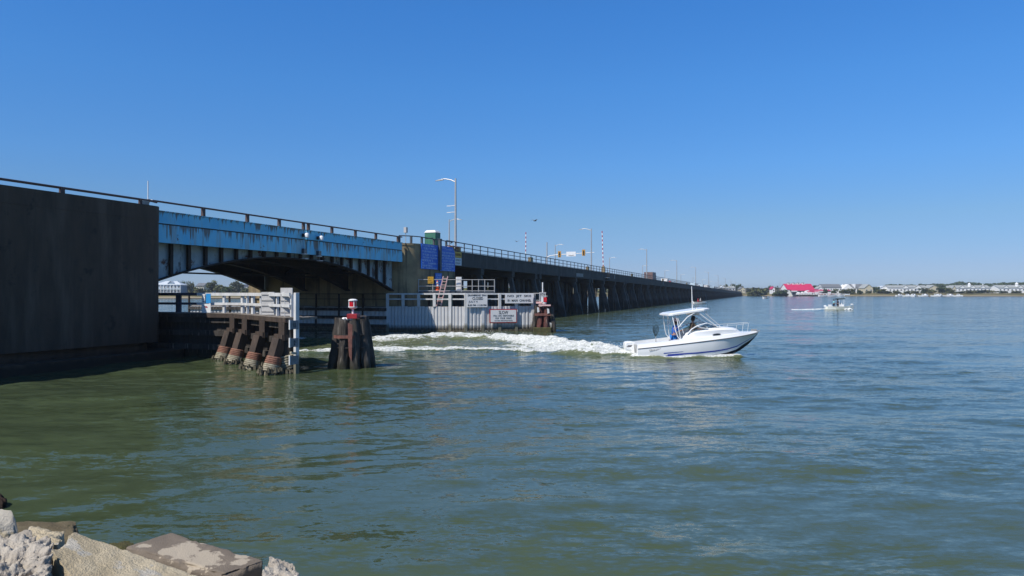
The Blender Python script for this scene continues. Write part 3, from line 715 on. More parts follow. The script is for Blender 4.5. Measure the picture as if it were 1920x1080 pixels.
# portable toilet
pt = bframe('portable_toilet', 'green portable toilet with a white roof on the bridge deck', 'portable toilet', 63.2, -0.95, 6.78)
m = MB(); m.box(-0.56, 0.56, -0.58, 0.58, 0.0, 0.12); m.build('base', MT['steel_dark'], pt)
m = MB(); m.box(-0.54, 0.54, -0.56, 0.56, 0.121, 2.12)
for x in (-0.5, -0.25, 0, 0.25, 0.5): m.box(-0.56, -0.541, x - 0.03, x + 0.03, 0.2, 1.5)
m.build('cabin', MT['green'], pt, bevel=0.03)
m = MB()
ro = [(-0.6, -0.62), (0.6, -0.62), (0.6, 0.62), (-0.6, 0.62)]
m.hexa([(-0.6, -0.62, 2.121), (0.6, -0.62, 2.121), (0.6, 0.62, 2.121), (-0.6, 0.62, 2.121), (-0.42, -0.45, 2.36), (0.42, -0.45, 2.36), (0.42, 0.45, 2.36), (-0.42, 0.45, 2.36)]); m.build('roof', MT['white'], pt, bevel=0.04)
m = MB(); m.box(-0.42, 0.42, -0.59, -0.561, 0.2, 1.98); m.build('door', MT['green'], pt)
m = MB(); m.lathe([(0.001, 0), (0.13, 0), (0.13, 0.02), (0.001, 0.021)], (0, 0, 0), 14); d_ = m.build('vent', MT['white'], pt); d_.rotation_euler = (PI / 2, 0, 0); d_.location = (0.1, -0.592, 1.7)
m = MB(); m.box(-0.6, -0.562, -0.5, 0.5, 1.0, 1.06); m.box(-0.6, -0.562, -0.3, 0.52, 1.62, 1.68); m.build('rib', MT['green'], pt)

# barriers
def gate(label, s, t, h, lean, machine):
    o = bframe('barrier_gate', label, 'barrier', s, t, grade(s) - 0.2)
    top = (0.02 * h, lean * h, h)
    n_ = 18
    mr = MB(); mw = MB()
    for k in range(n_):
        a, b = k / n_, (k + 1) / n_
        q = mr if k % 2 else mw
        q.beam((top[0] * a, top[1] * a, 0.9 + (h - 0.9) * a), (top[0] * b, top[1] * b, 0.9 + (h - 0.9) * b), 0.13, 0.13, up=(1, 0, 0))
    mw.build('arm', MT['white'], o); mr.build('red_band', MT['red'], o)
    m = MB(); m.box(-0.35, 0.35, -0.3, 0.3, 0, 1.15); m.box(-0.2, 0.2, -0.2, 0.2, 1.15, 1.45); m.build('gate_machine', MT['conc_tan'] if machine else MT['galv'], o)
    if machine:
        m = MB(); m.box(-0.9, 0.9, -1.0, -0.45, -0.75, -0.68); m.build('platform', MT['white'], o)
        m = MB(); m.beam((-0.8, -0.95, -0.72), (-0.5, -0.5, -1.1), 0.08, 0.08); m.beam((0.8, -0.95, -0.72), (0.5, -0.5, -1.1), 0.08, 0.08)
        for x in (-0.85, 0, 0.85): m.beam((x, -0.98, -0.7), (x, -0.98, 0.3), 0.05, 0.05)
        m.beam((-0.85, -0.98, 0.3), (0.85, -0.98, 0.3), 0.05, 0.05); m.build('bracket', MT['steel_dark'], o)
    return o
gate('raised red and white barrier arm on the near edge of the viaduct', 133.5, -0.45, 7.9, 0.035, True)['group'] = 'raised barrier arms'
gate('raised red and white barrier arm left of the signal arm', 139.0, -17.4, 8.6, 0.0, False)['group'] = 'raised barrier arms'

# traffic signal arm over the road
sg = bframe('signal_gantry', 'pale traffic signal pole with a long arm reaching over the bridge road', 'signal pole', 155.0, -17.9, grade(155) - 0.4)
m = MB(); m.tube([(0, 0, 0), (0, 0, 7.9)], [0.17, 0.12], 10); m.build('pole', MT['galv'], sg, True)
m = MB(); m.tube([(0, 0, 4.6), (0, -0.7, 4.95), (0, -2.2, 5.12), (0, -10.6, 5.5)], [0.12, 0.1, 0.1, 0.06], 8); m.build('arm', MT['white'], sg, True)
def signal(y, lab):
    o = bframe('traffic_signal', lab, 'traffic signal', 155.05, -17.9 - y, grade(155) - 0.4 + 4.62 + (-y) * 0.048)
    m = MB(); m.box(-0.2, 0.0, -0.2, 0.2, -0.1, 1.05); m.build('housing', MT['yellow_sig'], o)
    m = MB(); m.box(-0.24, -0.201, -0.34, 0.34, -0.2, 1.15); m.build('backplate', MT['yellow_sig'], o)
    for k in range(3):
        m = MB(); m.tube([(-0.24, 0, 0.13 + k * 0.34), (-0.42, 0, 0.11 + k * 0.34)], 0.13, 10); m.build('visor', MT['glass_dark'], o)
    return o
signal(-2.9, 'yellow traffic signal left of the white sign on the overhead arm'); signal(-8.3, 'yellow traffic signal right of the white sign on the overhead arm')
o = bframe('overhead_sign', 'white rectangular sign hung from the signal arm', 'sign', 154.9, -12.4, grade(155) - 0.4 + 4.75)
m = MB(); m.box(-0.09, -0.04, -1.05, 1.05, 0, 1.0); m.build('panel', MT['white'], o)
m = MB()
for y, a in ((-0.7, 0.18), (0.1, 0.18), (-0.3, 0.1)): m.box(-0.1, -0.091, y, y + 0.45, a, a + 0.1)
m.build('marking', MT['rail_grey'], o)

# vehicles on the viaduct
def vehicle(name, label, cat, s, t, L, Wd, H, mt, boxy=False, heading=0, group=None):
    z = grade(s) - 0.60
    o = thing(name, label, cat, bw(s, t, z), BRZ + heading, group)
    m = MB()
    if boxy:
        m.box(-L / 2, L / 2 - 1.9, -Wd / 2, Wd / 2, 0.75, H); m.build('cargo_box', mt, o)
        m = MB(); m.extr([(L / 2 - 1.8, 0.5), (L / 2, 0.5), (L / 2, 1.4), (L / 2 - 0.5, H * 0.78), (L / 2 - 1.8, H * 0.78)], -Wd / 2 + 0.1, Wd / 2 - 0.1); m.build('cab', MT['white'], o)
        m = MB(); m.box(L / 2 - 1.5, L / 2 - 0.6, -Wd / 2 + 0.08, Wd / 2 - 0.08, 1.45, H * 0.72); m.build('window', MT['glass_dark'], o)
    else:
        m.extr([(-L / 2, 0.4), (L / 2, 0.4), (L / 2, 0.85), (L / 2 - 0.9, 0.98), (L / 2 - 1.6, H), (-L / 2 + 0.6, H), (-L / 2, 1.0)], -Wd / 2, Wd / 2); m.build('body', mt, o, bevel=0.06)
        m = MB(); m.extr([(L / 2 - 1.15, 1.02), (L / 2 - 1.65, H - 0.1), (-L / 2 + 0.7, H - 0.1), (-L / 2 + 0.3, 1.02)], -Wd / 2 - 0.01, Wd / 2 + 0.01); m.build('window', MT['glass_dark'], o)
    for x in (-L / 2 + 0.9, L / 2 - 0.9):
        for y in (-Wd / 2 + 0.1, Wd / 2 - 0.1):
            m = MB(); m.tube([(x, y - 0.11, 0.36), (x, y + 0.11, 0.36)], 0.36, 12); m.build('wheel', MT['tyre'], o)
    return o
MT['van_brown'] = mat('brown_cargo_paint', (0.20, 0.13, 0.11), (0.16, 0.10, 0.09), 1, 0.5)
MT['van_blue'] = mat('pale_blue_vehicle_paint', (0.40, 0.58, 0.72), rough=0.35, spec=0.5)
MT['car_red'] = mat('red_car_paint', (0.45, 0.03, 0.04), rough=0.3, spec=0.5)
MT['car_silver'] = mat('silver_car_paint', (0.52, 0.53, 0.55), rough=0.3, metal=0.3)
vehicle('box_truck', 'brown and grey box truck driving on the viaduct', 'truck', 210, -4.2, 7.6, 2.4, 3.15, MT['van_brown'], True)
vehicle('van', 'white van behind the box truck on the viaduct', 'van', 240, -4.4, 5.2, 2.0, 2.1, MT['white'])
vehicle('parked_car', 'red car close to the white van on the viaduct', 'car', 247.5, -4.4, 4.4, 1.8, 1.55, MT['car_red'])
for k, (s, mt_, lab) in enumerate(((322, 'van_blue', 'pale blue van leading the distant row of traffic'), (338, 'car_silver', 'silver car second in the distant row of traffic'), (356, 'van_blue', 'pale blue van near the fifth lamp of the viaduct'), (380, 'white', 'white van last in the distant row of traffic'), (420, 'van_blue', 'small pale blue van far along the viaduct'))):
    vehicle('van' if mt_ != 'car_silver' else 'car', lab, 'van' if mt_ != 'car_silver' else 'car', s, -4.3, 6.2, 2.1, 2.35 if mt_ != 'car_silver' else 1.6, MT[mt_], group='traffic far along the viaduct')
# ------------------------------------------------------------------ fenders, dolphins and what hangs on them
def lframe(a, b):
    """frame along a wall line from a to b (plan points): returns origin, angle, length; local +x along, local -y to the right hand side looking back from the camera"""
    a = Vector((a[0], a[1], 0)); b = Vector((b[0], b[1], 0)); d = b - a
    return a, math.atan2(d.y, d.x), d.length

plank_me = {}
def planked(parent, a, b, z0, z1, pitch, mt, origin, name='plank', seed=1, shade=0.0):
    """row of ribbed boards from a to b, each its own part; coordinates local to parent at origin"""
    r = random.Random(seed); A, ang, L = lframe(a, b); n = int(round(L / pitch)); wv = L / n
    d = Vector((math.cos(ang), math.sin(ang), 0))
    for k in range(n):
        key = (name, round(wv, 3), z0, z1, mt.name, k % 3)
        if key not in plank_me:
            m = MB(); h = wv * 0.5
            pr = [(-h + 0.004, 0.06), (-h + 0.004, -0.0), (-h * 0.45, -0.055 - 0.012 * (k % 3)), (h * 0.45, -0.055 - 0.012 * (k % 3)), (h - 0.004, 0.0), (h - 0.004, 0.06)]
            m.prism(pr, z0, z1); me = m.mesh(name); me.materials.append(mt); plank_me[key] = me
        o = link(name, plank_me[key], parent); p = A + d * (k + 0.5) * wv - origin
        o.location = (p.x, p.y, r.uniform(-0.03, 0.02)); o.rotation_euler = (0, 0, ang)

FA = [(-10.5, 62.35), (-3.9, 62.0), (1.75, 63.9)]
fo = Vector((-3.9, 62.0, 0))
fd = thing('fender_wall', 'ribbed grey fender wall with white railing in front of the tan pier', 'fender', fo)
U0 = (FA[0][0] - 0.941 * 21, FA[0][1] + 0.339 * 21)
planked(fd, U0, FA[0], -1.2, 2.02, 0.40, MT['siding'], fo, 'plank', 4)
planked(fd, FA[0], FA[1], -1.2, 2.10, 0.29, MT['siding'], fo, 'plank', 5)
planked(fd, FA[1], FA[2], -1.2, 2.10, 0.31, MT['siding'], fo, 'plank', 6)
def wpt(a, b, k, off=0.0):
    a = Vector((a[0], a[1], 0)); b = Vector((b[0], b[1], 0)); d = (b - a).normalized(); nrm = Vector((d.y, -d.x, 0))
    return a + (b - a) * k + nrm * off - fo
segs = [(U0, FA[0], 9, 0.08), (FA[0], FA[1], 5, 0.12), (FA[1], FA[2], 4, 0.12)]
for i, (a, b, n, pw) in enumerate(segs):
    zt = 3.22
    for k in range(n + (1 if i == 2 else 0)):
        p = wpt(a, b, k / n if i != 1 else (k + 0.02) / n, 0.09)
        m = MB(); wv = 0.2 if i else 0.09
        m.box(-wv / 2 - 0.02, wv / 2 + 0.02, -0.06, 0.06, (-1.0 if (i == 2 or k in (0, 4)) else 2.1) if i else 0.2, zt - 0.03)
        q = m.build('post', MT['white_worn'] if i else MT['steel_dark'], fd, loc=p); q.rotation_euler = (0, 0, math.atan2(b[1] - a[1], b[0] - a[0]))
    for z, hh, nm in ((zt - 0.06, 0.13, 'top_rail'), (2.72, 0.11, 'middle_rail')):
        m = MB(); m.beam(wpt(a, b, 0, 0.0) + Vector((0, 0, z)), wpt(a, b, 1, 0.0) + Vector((0, 0, z)), 0.1, hh if i else 0.05); m.build(nm, MT['white_worn'] if i else MT['steel_dark'], fd)
    m = MB(); m.beam(wpt(a, b, 0, -0.45) + Vector((0, 0, 2.06)), wpt(a, b, 1, -0.45) + Vector((0, 0, 2.06)), 0.8, 0.08); m.build('walkway', MT['deck'], fd)
    m = MB(); m.beam(wpt(a, b, 0, -0.5) + Vector((0, 0, 0.5)), wpt(a, b, 1, -0.5) + Vector((0, 0, 0.5)), 0.7, 2.9); m.build('backing_timber', MT['timber_dark'], fd)
    m = MB(); m.beam(wpt(a, b, 0, 0.03) + Vector((0, 0, 0.02)), wpt(a, b, 1, 0.03) + Vector((0, 0, 0.02)), 0.16, 0.22); m.build('waterline_timber', MT['oyster'], fd)
for z in (0.45, 1.15, 1.85):
    m = MB(); m.beam(wpt(U0, FA[0], 0, 0.14) + Vector((0, 0, z)), wpt(U0, FA[0], 1, 0.14) + Vector((0, 0, z)), 0.16, 0.26); m.build('wale', MT['timber_dark'], fd)

# signs on the fender wall
def fsign(name, label, a, b, k, z0, w_, h_, off=0.22):
    p = wpt(a, b, k, off) + fo
    o = thing(name, label, 'sign', (p.x, p.y, z0), math.atan2(b[1] - a[1], b[0] - a[0])); return o
def kx(px):  # share of the segment FA1-FA2 that stands in column px
    a, b = FA[1], FA[2]; t = (px - 960) / F
    return (t * a[1] - a[0]) / ((b[0] - a[0]) - t * (b[1] - a[1]))
s1 = fsign('notice_sign', 'white notice reading CLOSED JULY 4 on the railing', FA[1], FA[2], kx(893), 2.05, 1, 1)
m = MB(); m.box(-0.9, 0.9, -0.04, 0, 0, 1.14); m.build('panel', MT['sign_white'], s1)
put_text(s1, 'DRAWBRIDGE  SPAN', 0, 0.92, 1.6, 0.15, MT['black'], -0.048, 0.012)
put_text(s1, 'CLOSED', 0.05, 0.62, 0.92, 0.23, MT['black'], -0.048, 0.008)
put_text(s1, 'JULY 4', -0.36, 0.34, 0.78, 0.21, MT['rail_grey'], -0.048)
put_text(s1, '8:30 PM -11:30 PM', 0, 0.10, 1.6, 0.14, MT['black'], -0.048, 0.012)
s2 = fsign('notice_sign', 'long white sign reading NO JET SKIS IN MAIN CHANNEL', FA[1], FA[2], kx(971), 2.36, 1, 1, 0.3)
m = MB(); m.box(-1.26, 1.26, -0.05, 0, 0, 0.86); m.build('panel', MT['sign_white'], s2)
put_text(s2, 'NO  JET  SKIS', 0.02, 0.48, 2.15, 0.24, MT['black'], -0.058, 0.012)
put_text(s2, 'IN  MAIN  CHANNEL', 0.02, 0.14, 2.12, 0.20, MT['black'], -0.058, 0.008)
s3 = fsign('speed_sign', 'red bordered white sign reading SLOW', FA[1], FA[2], kx(942), 0.70, 1, 1, 0.24)
m = MB(); m.box(-1.22, 1.22, -0.04, 0, 0, 1.18); m.build('border', MT['red'], s3)
m = MB(); m.box(-1.14, 1.14, -0.055, -0.041, 0.08, 1.10); m.build('panel', MT['sign_white'], s3)
put_text(s3, 'SLOW', 0, 0.75, 0.82, 0.28, MT['black'], -0.062, 0.006)
put_text(s3, 'YOU  ARE  RESPONSIBLE', 0, 0.54, 1.85, 0.14, MT['rail_grey'], -0.062, 0.004)
put_text(s3, 'FOR  YOUR  WAKE', 0, 0.33, 1.42, 0.14, MT['rail_grey'], -0.062, 0.01)
put_text(s3, 'NATURAL RESOURCES POLICE', 0, 0.15, 1.6, 0.10, MT['rail_grey'], -0.062)

# work platform round the pier, its white cabinet, cone and ladder
pfo = Vector((-8.0, 63.05, 0)); pfe = Vector((-1.5, 64.35, 0)); pd = pfe - pfo; pL = pd.length; pa = math.atan2(pd.y, pd.x)
pl = thing('work_platform', 'steel walkway with pale pipe railing across the foot of the tan pier', 'platform', pfo, pa)
m = MB(); m.box(0, pL, 0, 1.6, 3.24, 3.34); m.build('floor', MT['steel_dark'], pl)
m = MB(); m.box(0, pL, -0.04, 0, 3.22, 3.42); m.build('kick_plate', MT['rail_grey'], pl)
for z in (3.42, 3.82, 4.38):
    m = MB(); m.tube([(0, -0.02, z), (pL, -0.02, z)], 0.035, 6); m.build('rail', MT['galv'], pl)
for x in (0.03, 1.25, 3.7, 4.65, 5.2, 5.75, pL - 0.03):
    m = MB(); m.tube([(x, -0.02, 3.3), (x, -0.02, 4.38)], 0.04, 6); m.build('post', MT['galv'], pl)
for x in (1.0, 3.2, 5.4):
    m = MB(); m.box(x - 0.1, x + 0.1, 0.9, 1.1, -1.5, 3.238); m.build('leg', MT['steel_dark'], pl)
def on_pl(x, y, z): 
    c, s = math.cos(pa), math.sin(pa); return (pfo.x + c * x - s * y, pfo.y + s * x + c * y, z)
o = thing('cabinet', 'tall white electrical cabinet standing on the work platform', 'cabinet', on_pl(3.52, 0.35, 3.342), pa)
m = MB(); m.box(-0.23, 0.23, -0.2, 0.2, 0, 1.28); m.build('body', MT['white'], o, bevel=0.02)
m = MB(); m.box(-0.14, 0.16, -0.215, -0.201, 0.12, 0.88); m.build('door', MT['sign_white'], o)
o = thing('traffic_cone', 'orange traffic cone with white bands on the work platform', 'traffic cone', on_pl(1.66, 0.22, 3.342), pa)
m = MB(); m.box(-0.23, 0.23, -0.23, 0.23, 0, 0.05); m.build('base', MT['orange'], o)
m = MB(); m.lathe([(0.21, 0.051), (0.15, 0.45)], n=14); m.lathe([(0.128, 0.60), (0.115, 0.645)], n=14); m.lathe([(0.065, 0.86), (0.045, 0.96)], n=14); m.build('body', MT['orange'], o, True)
m = MB(); m.lathe([(0.15, 0.451), (0.128, 0.599)], n=14); m.lathe([(0.115, 0.646), (0.065, 0.859)], n=14); m.build('band', MT['white'], o, True)
o = thing('ladder', 'faded pink ladder leaning against the railing of the work platform', 'ladder', (-6.2, 62.62, 2.12))
la, lb = Vector((0, 0, 0)), Vector((0.55, 0.38, 2.55)); sx = Vector((0.19, 0.02, 0))
for sgn in (-1, 1):
    m = MB(); m.beam(la + sx * sgn, lb + sx * sgn, 0.055, 0.07); m.build('side_rail', MT['pink_ladder'], o)
for k in range(9):
    p = la + (lb - la) * (0.07 + k * 0.107); m = MB(); m.beam(p - sx, p + sx, 0.045, 0.045); m.build('rung', MT['pink_ladder'], o)
o = thing('caution_sign', 'small yellow caution sign fixed to the platform railing post', 'sign', on_pl(1.05, -0.07, 4.05), pa)
m = MB(); m.box(-0.24, 0.24, -0.03, 0, 0, 0.58); m.build('panel', MT['sign_yellow'], o)
scribble(o, [(-0.18, 0.18, 0.42, 0.09), (-0.2, 0.2, 0.22, 0.1), (-0.2, 0.2, 0.06, 0.1)], MT['rust'], -0.032, 11)

# ---- left fender
MT['timber_shade'] = mat('shade_toned_timber', (0.05, 0.06, 0.085), (0.035, 0.04, 0.055), 3, 0.8)  # pier's shadow on the white fence, put into the colour as dark navy
LC = Vector((-9.0, 30.9, 0)); lb_ = Vector((-0.6, 0.8, 0)); lw = Vector((0.8, 0.6, 0))
ld = thing('fender_pier', 'dark timber fender with white rail fence beside the left pier', 'fender', LC)
KL = 7.4
K = LC + lb_ * KL; back = Vector((-0.941, 0.339, 0)); KE = K + back * 19
def lp_(l, wv, z=0.0): return lb_ * l + lw * wv + Vector((0, 0, z))
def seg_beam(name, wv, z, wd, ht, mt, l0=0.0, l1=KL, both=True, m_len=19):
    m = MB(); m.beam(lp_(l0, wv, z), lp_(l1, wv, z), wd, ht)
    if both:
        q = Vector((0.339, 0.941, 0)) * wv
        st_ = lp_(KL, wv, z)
        if mt is MT['white_worn']: en_ = (K - LC) + back * 2.7 + q + Vector((0, 0, z)); m.beam(st_, en_, wd, ht); m.build(name, mt, ld); m = MB(); mt = MT['timber_shade']; st_ = en_
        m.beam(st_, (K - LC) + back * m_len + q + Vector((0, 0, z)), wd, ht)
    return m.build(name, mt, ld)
# dark sheathing, board by board
r = random.Random(9)
sheet = MB().box(-0.145, 0.145, -0.05, 0.05, -1.2, 2.08).mesh('board'); sheet.materials.append(MT['timber_dark'])
for k in range(25):
    o = link('board', sheet, ld); o.location = lp_(0.15 + k * 0.3, 0.0 + r.uniform(-0.03, 0.03)); o.rotation_euler = (0, 0, math.atan2(0.8, -0.6))
for k in range(62):
    p = (K - LC) + back * (0.15 + k * 0.3); o = link('board', sheet, ld); o.location = p + Vector((0, r.uniform(-0.03, 0.03), 0)); o.rotation_euler = (0, 0, math.atan2(0.339, -0.941))
for z in (0.55, 1.25, 1.9): seg_beam('wale', -0.2, z, 0.28, 0.26, MT['timber_dark'])
for i, wv in enumerate((-0.34, 0.0, 0.34, 0.68)): seg_beam('deck_plank', wv, 2.2 + 0.012 * (i % 2), 0.32, 0.1, MT['deck'], -0.15)
seg_beam('edge_timber', -0.46, 2.14, 0.14, 0.2, MT['timber_brown'], -0.15)
# railing
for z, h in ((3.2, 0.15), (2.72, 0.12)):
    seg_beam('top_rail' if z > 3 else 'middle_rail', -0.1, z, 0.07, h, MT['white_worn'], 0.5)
def lpost(l, wd, mt=MT['white_worn']):
    m = MB(); m.box(-wd / 2, wd / 2, -0.05, 0.05, 2.26, 3.2)
    if l <= KL: p = lp_(l, -0.0); a = math.atan2(-0.8, 0.6)
    else: p = (K - LC) + back * (l - KL); a = math.atan2(-0.339, 0.941)
    o = m.build('post', mt, ld, loc=p); o.rotation_euler = (0, 0, a)
for l, wd in ((0.55, 0.14), (1.35, 0.13), (2.3, 0.13), (3.3, 0.14), (4.5, 0.14), (5.7, 0.3), (6.5, 0.12), (7.3, 0.3), (8.5, 0.12), (9.7, 0.26), (11.4, 0.3), (13.2, 0.3), (15, 0.3), (17, 0.3)): lpost(l, wd, MT['white_worn'] if l < 10 else MT['timber_shade'])
# batter piles with bound feet
for l in (6.95, 5.0, 2.5, 0.05):
    top = lp_(l + 0.12, -0.66, 1.36); foot = lp_(l, -1.32, -0.8)
    m = MB(); m.beam(top, foot, 0.44, 0.36, up=(lb_.x * 0.899 - lb_.y * 0.438, lb_.x * 0.438 + lb_.y * 0.899, 0)); m.build('batter_pile', MT['timber_brown'], ld)
    m = MB(); m.box(-0.16, 0.16, -0.22, 0.22, 1.30, 2.08); q = m.build('post', MT['timber_brown'], ld, loc=lp_(l + 0.12, -0.42)); q.rotation_euler = (0, 0, math.atan2(0.8, -0.6) + 0.45)
    m = MB(); m.beam(lp_(l + 0.9, -0.5, 1.42), lp_(l - 0.1, -0.5, 1.42), 0.25, 0.24); m.build('chock', MT['timber_brown'], ld)
    ax = (top - foot).normalized()
    for j in range(8):
        c = foot + ax * (0.92 + 0.078 * j); tilt = Vector((0.16, 0.05, 1)).normalized(); nrm = (ax + tilt * 0.4).normalized()
        u_ = nrm.cross(Vector((0, 1, 0))).normalized(); v_ = nrm.cross(u_)
        rr = 0.325 - 0.008 * j
        pts = [c + (u_ * math.cos(a) + v_ * math.sin(a)) * rr for a in np.linspace(0, 2 * PI, 15)]
        m = MB(); m.tube(pts, 0.05, 6, False); m.build('wrap', MT['wrap_rust'] if j >= 4 else MT['wrap_grey'], ld, True)
    m = MB(); m.tube([foot + ax * 0.4, foot + ax * 1.5], [0.31, 0.26], 12); m.build('core', MT['wrap_grey'] , ld)
    m = MB()
    for j in range(46):
        a = r.uniform(0, 2 * PI); rr = r.uniform(0.30, 0.52); z = r.uniform(-0.12, 0.20) - 0.15 * (rr - 0.4); sz = r.uniform(0.05, 0.11)
        c = foot + ax * (0.86) ; c = Vector((c.x + rr * math.cos(a), c.y + rr * math.sin(a), z + 0.02))
        m.tube([c + Vector((0, 0, -sz)), c + Vector((r.uniform(-.04, .04), r.uniform(-.04, .04), sz))], [sz * 0.9, sz * 0.45], 5)
    tag(m.build('oyster_cluster', MT['oyster'], ld), kind='stuff')
# last pile under the corner, bound in pale wrap
m = MB(); m.tube([lp_(0.25, -0.3, -1), lp_(0.25, -0.25, 2.05)], 0.3, 12); m.build('corner_pile', MT['timber_dark'], ld, True)
for j in range(6):
    c = lp_(0.25, -0.3, 0.12 + 0.1 * j); pts = [c + Vector((math.cos(a) * 0.36, math.sin(a) * 0.36, 0.10 * math.cos(a))) for a in np.linspace(0, 2 * PI, 15)]
    m = MB(); m.tube(pts, 0.045, 6, False); m.build('wrap', MT['wrap_grey'], ld, True)
m = MB()
for j in range(70):
    c = lp_(r.uniform(-0.3, 1.3), r.uniform(-0.75, -0.2), r.uniform(-0.06, 0.14)); sz = r.uniform(0.04, 0.1)
    m.tube([c - Vector((0, 0, sz)), c + Vector((0, 0, sz))], [sz, sz * 0.4], 5)
tag(m.build('oyster_cluster', MT['oyster'], ld), kind='stuff')
MT['gauge'] = mat('dull_grey_gauge_board', (0.24, 0.25, 0.27), (0.17, 0.18, 0.19), 6, 0.7)
# tall corner post and its clearance boards
cp = thing('gauge_post', 'tall white post with clearance boards at the outer corner of the timber fender', 'clearance gauge', LC + lp_(-0.25, -0.1), math.radians(49))
m = MB(); m.box(-0.085, 0.085, -0.085, 0.085, -1.0, 3.28); m.build('post', MT['white_worn'], cp, bevel=0.01)
for i, (z, num) in enumerate(((1.78, '13'), (1.05, '2'), (0.33, '3'))):
    m = MB(); m.box(-0.36, 0.02, -0.04, 0.0, z, z + 0.36); b_ = m.build('gauge_board', MT['gauge'], cp, loc=(0, -0.09, 0))
    m = MB(); m.box(-0.40, -0.361, -0.045, 0.02, z - 0.01, z + 0.38); m.build('board_edge', MT['white'], cp, loc=(0, -0.09, 0))
    if i < 2: put_text(b_, num, -0.17, z + 0.07, 0.07 if i else 0.1, 0.2, MT['black'], -0.045, 0.01)
m = MB(); m.beam((-0.4, -0.2, 0.84), (-0.12, -0.16, 0.78), 0.1, 0.09); m.build('chock', MT['wrap_grey'], cp)
# sign backs that stand on the fender
for i, (px, Y, z0, w_, h_, lab) in enumerate(((502, 33.3, 2.27, 0.68, 1.04, 'grey back of a channel sign behind the fence, lower of the pair'), (537, 31.9, 2.27, 0.6, 1.22, 'grey back of a channel sign behind the fence, taller of the pair'))):
    o = thing('sign_back', lab, 'sign', at(px, Y, z0), math.radians(-18)); m = MB(); m.box(-w_ / 2, w_ / 2, 0, 0.04, 0.02, h_); m.build('panel', MT['sign_grey'], o)
    m = MB()
    for z in (0.15, 0.4, 0.65, 0.9): m.box(-w_ / 2 + 0.02, w_ / 2 - 0.02, -0.03, -0.001, z, z + 0.05)
    m.build('stringer', MT['galv'], o)
ps = [(382, 37.25, 'narrow white notice on the fence by the left pier', 2.73, 0.17, 0.48, 'sign_white'), (391, 37.15, 'bright blue notice on the fence by the left pier', 2.73, 0.26, 0.50, 'lb'), (387, 37.1, 'wide white notice below the blue one on the fence', 2.26, 0.5, 0.46, 'white')]
MT['lb'] = mat('bright_blue_sign', (0.03, 0.28, 0.62), rough=0.5)
for px, Y, lab, z0, w_, h_, mt_ in ps:
    o = thing('notice', lab, 'notice', at(px, Y, z0), math.radians(-12)); m = MB(); m.box(-w_ / 2, w_ / 2, -0.02, 0, 0.02, h_); m.build('panel', MT[mt_], o)
    m = MB()
    if mt_ == 'white': m.box(-0.09, 0.06, -0.026, -0.021, 0.3, 0.34); m.box(-0.04, 0.09, -0.026, -0.021, 0.26, 0.29); m.build('marking', MT['red'], o); 
    elif mt_ == 'lb': m.lathe([(0.001, 0), (0.06, 0), (0.06, 0.006), (0.001, 0.007)], n=14); q = m.build('marking', MT['white'], o); q.rotation_euler = (PI / 2, 0, 0); q.location = (0, -0.021, 0.22)
    else: scribble(o, [(-0.05, 0.06, 0.36, 0.05), (-0.05, 0.06, 0.2, 0.05), (-0.05, 0.06, 0.08, 0.05)], MT['rail_grey'], -0.021, 2)

# ---- pile clusters
def dolphin(name, label, loc, rad0, rad1, h, n, pr, mts, seed):
    r = random.Random(seed); o = thing(name, label, 'pile cluster', loc)
    for k in range(n):
        a = 2 * PI * k / n + 0.2; e = r.uniform(0.92, 1.06); ht = h + r.uniform(-0.06, 0.12)
        f = Vector((math.cos(a) * rad0 * e, math.sin(a) * rad0 * e, -0.1)); tp = Vector((math.cos(a) * rad1, math.sin(a) * rad1, ht))
        f2 = f + (f - tp) * 0.5
        m = MB(); pp = [f2 + (tp - f2) * q for q in np.linspace(0, 1, 22)]
        m.tube([p + Vector((r.uniform(-.008, .008), r.uniform(-.008, .008), 0)) for p in pp], [pr * r.uniform(0.97, 1.03) for _ in pp], 22)
        vv_ = np.array(m.v); ax_ = np.array([tuple(f2 + (tp - f2) * q) for q in np.linspace(0, 1, 22)]).repeat(22, 0); dv = vv_ - ax_; rr_ = np.linalg.norm(dv, axis=1)[:, None]
        gr = fbm(dv[:, 0] * 14 + 30 * k, dv[:, 1] * 14, vv_[:, 2] * 0.9, 4, 0.6) - 0.5
        m.v = [tuple(q) for q in vv_ + dv / rr_ * (gr * 0.16)[:, None]]
        m.build('pile', mts[k % len(mts)], o, True)
    m = MB(); m.tube([(0, 0, -1), (0, 0, h - 0.1)], [rad0 * 0.8, rad1 * 0.85], 10); m.build('core_pile', mts[0], o, True)
    return o
MT['timber_red'] = mat('rust_stained_timber', (0.15, 0.05, 0.04), (0.07, 0.03, 0.025), 2.0, 0.85, stretch=(1, 1, 0.3), streak=(0.22, 0.15, 0.12), sscale=6, sstretch=(1, 1, 0.15), slo=0.6, shi=0.7, bump=0.4, tide=ALG, tz=(0.05, 0.35))
D1 = Vector((-7.05, 32.6, 0))
d1 = dolphin('pile_cluster', 'dark timber pile cluster with a red and white lantern in mid channel', D1, 0.86, 0.55, 2.12, 9, 0.205, [MT['timber_dark']], 5)
m = MB()
for z in (1.38,):
    pts = [Vector((math.cos(a) * 0.90, math.sin(a) * 0.90, z)) for a in np.linspace(math.radians(225), math.radians(290), 6)]
    for p, q in zip(pts[:-1], pts[1:]): m.beam(p, q, 0.04, 0.13)
m.build('strap', MT['rust'], d1)
m = MB(); m.extr([(-0.02, 0.6), (0.1, 0.35), (0.13, 1.9), (-0.07, 2.0), (-0.05, 1.1)], -0.98, -0.94); q = m.build('rusty_plate', MT['rust'], d1, loc=(0.1, 0, 0)); 
m = MB()
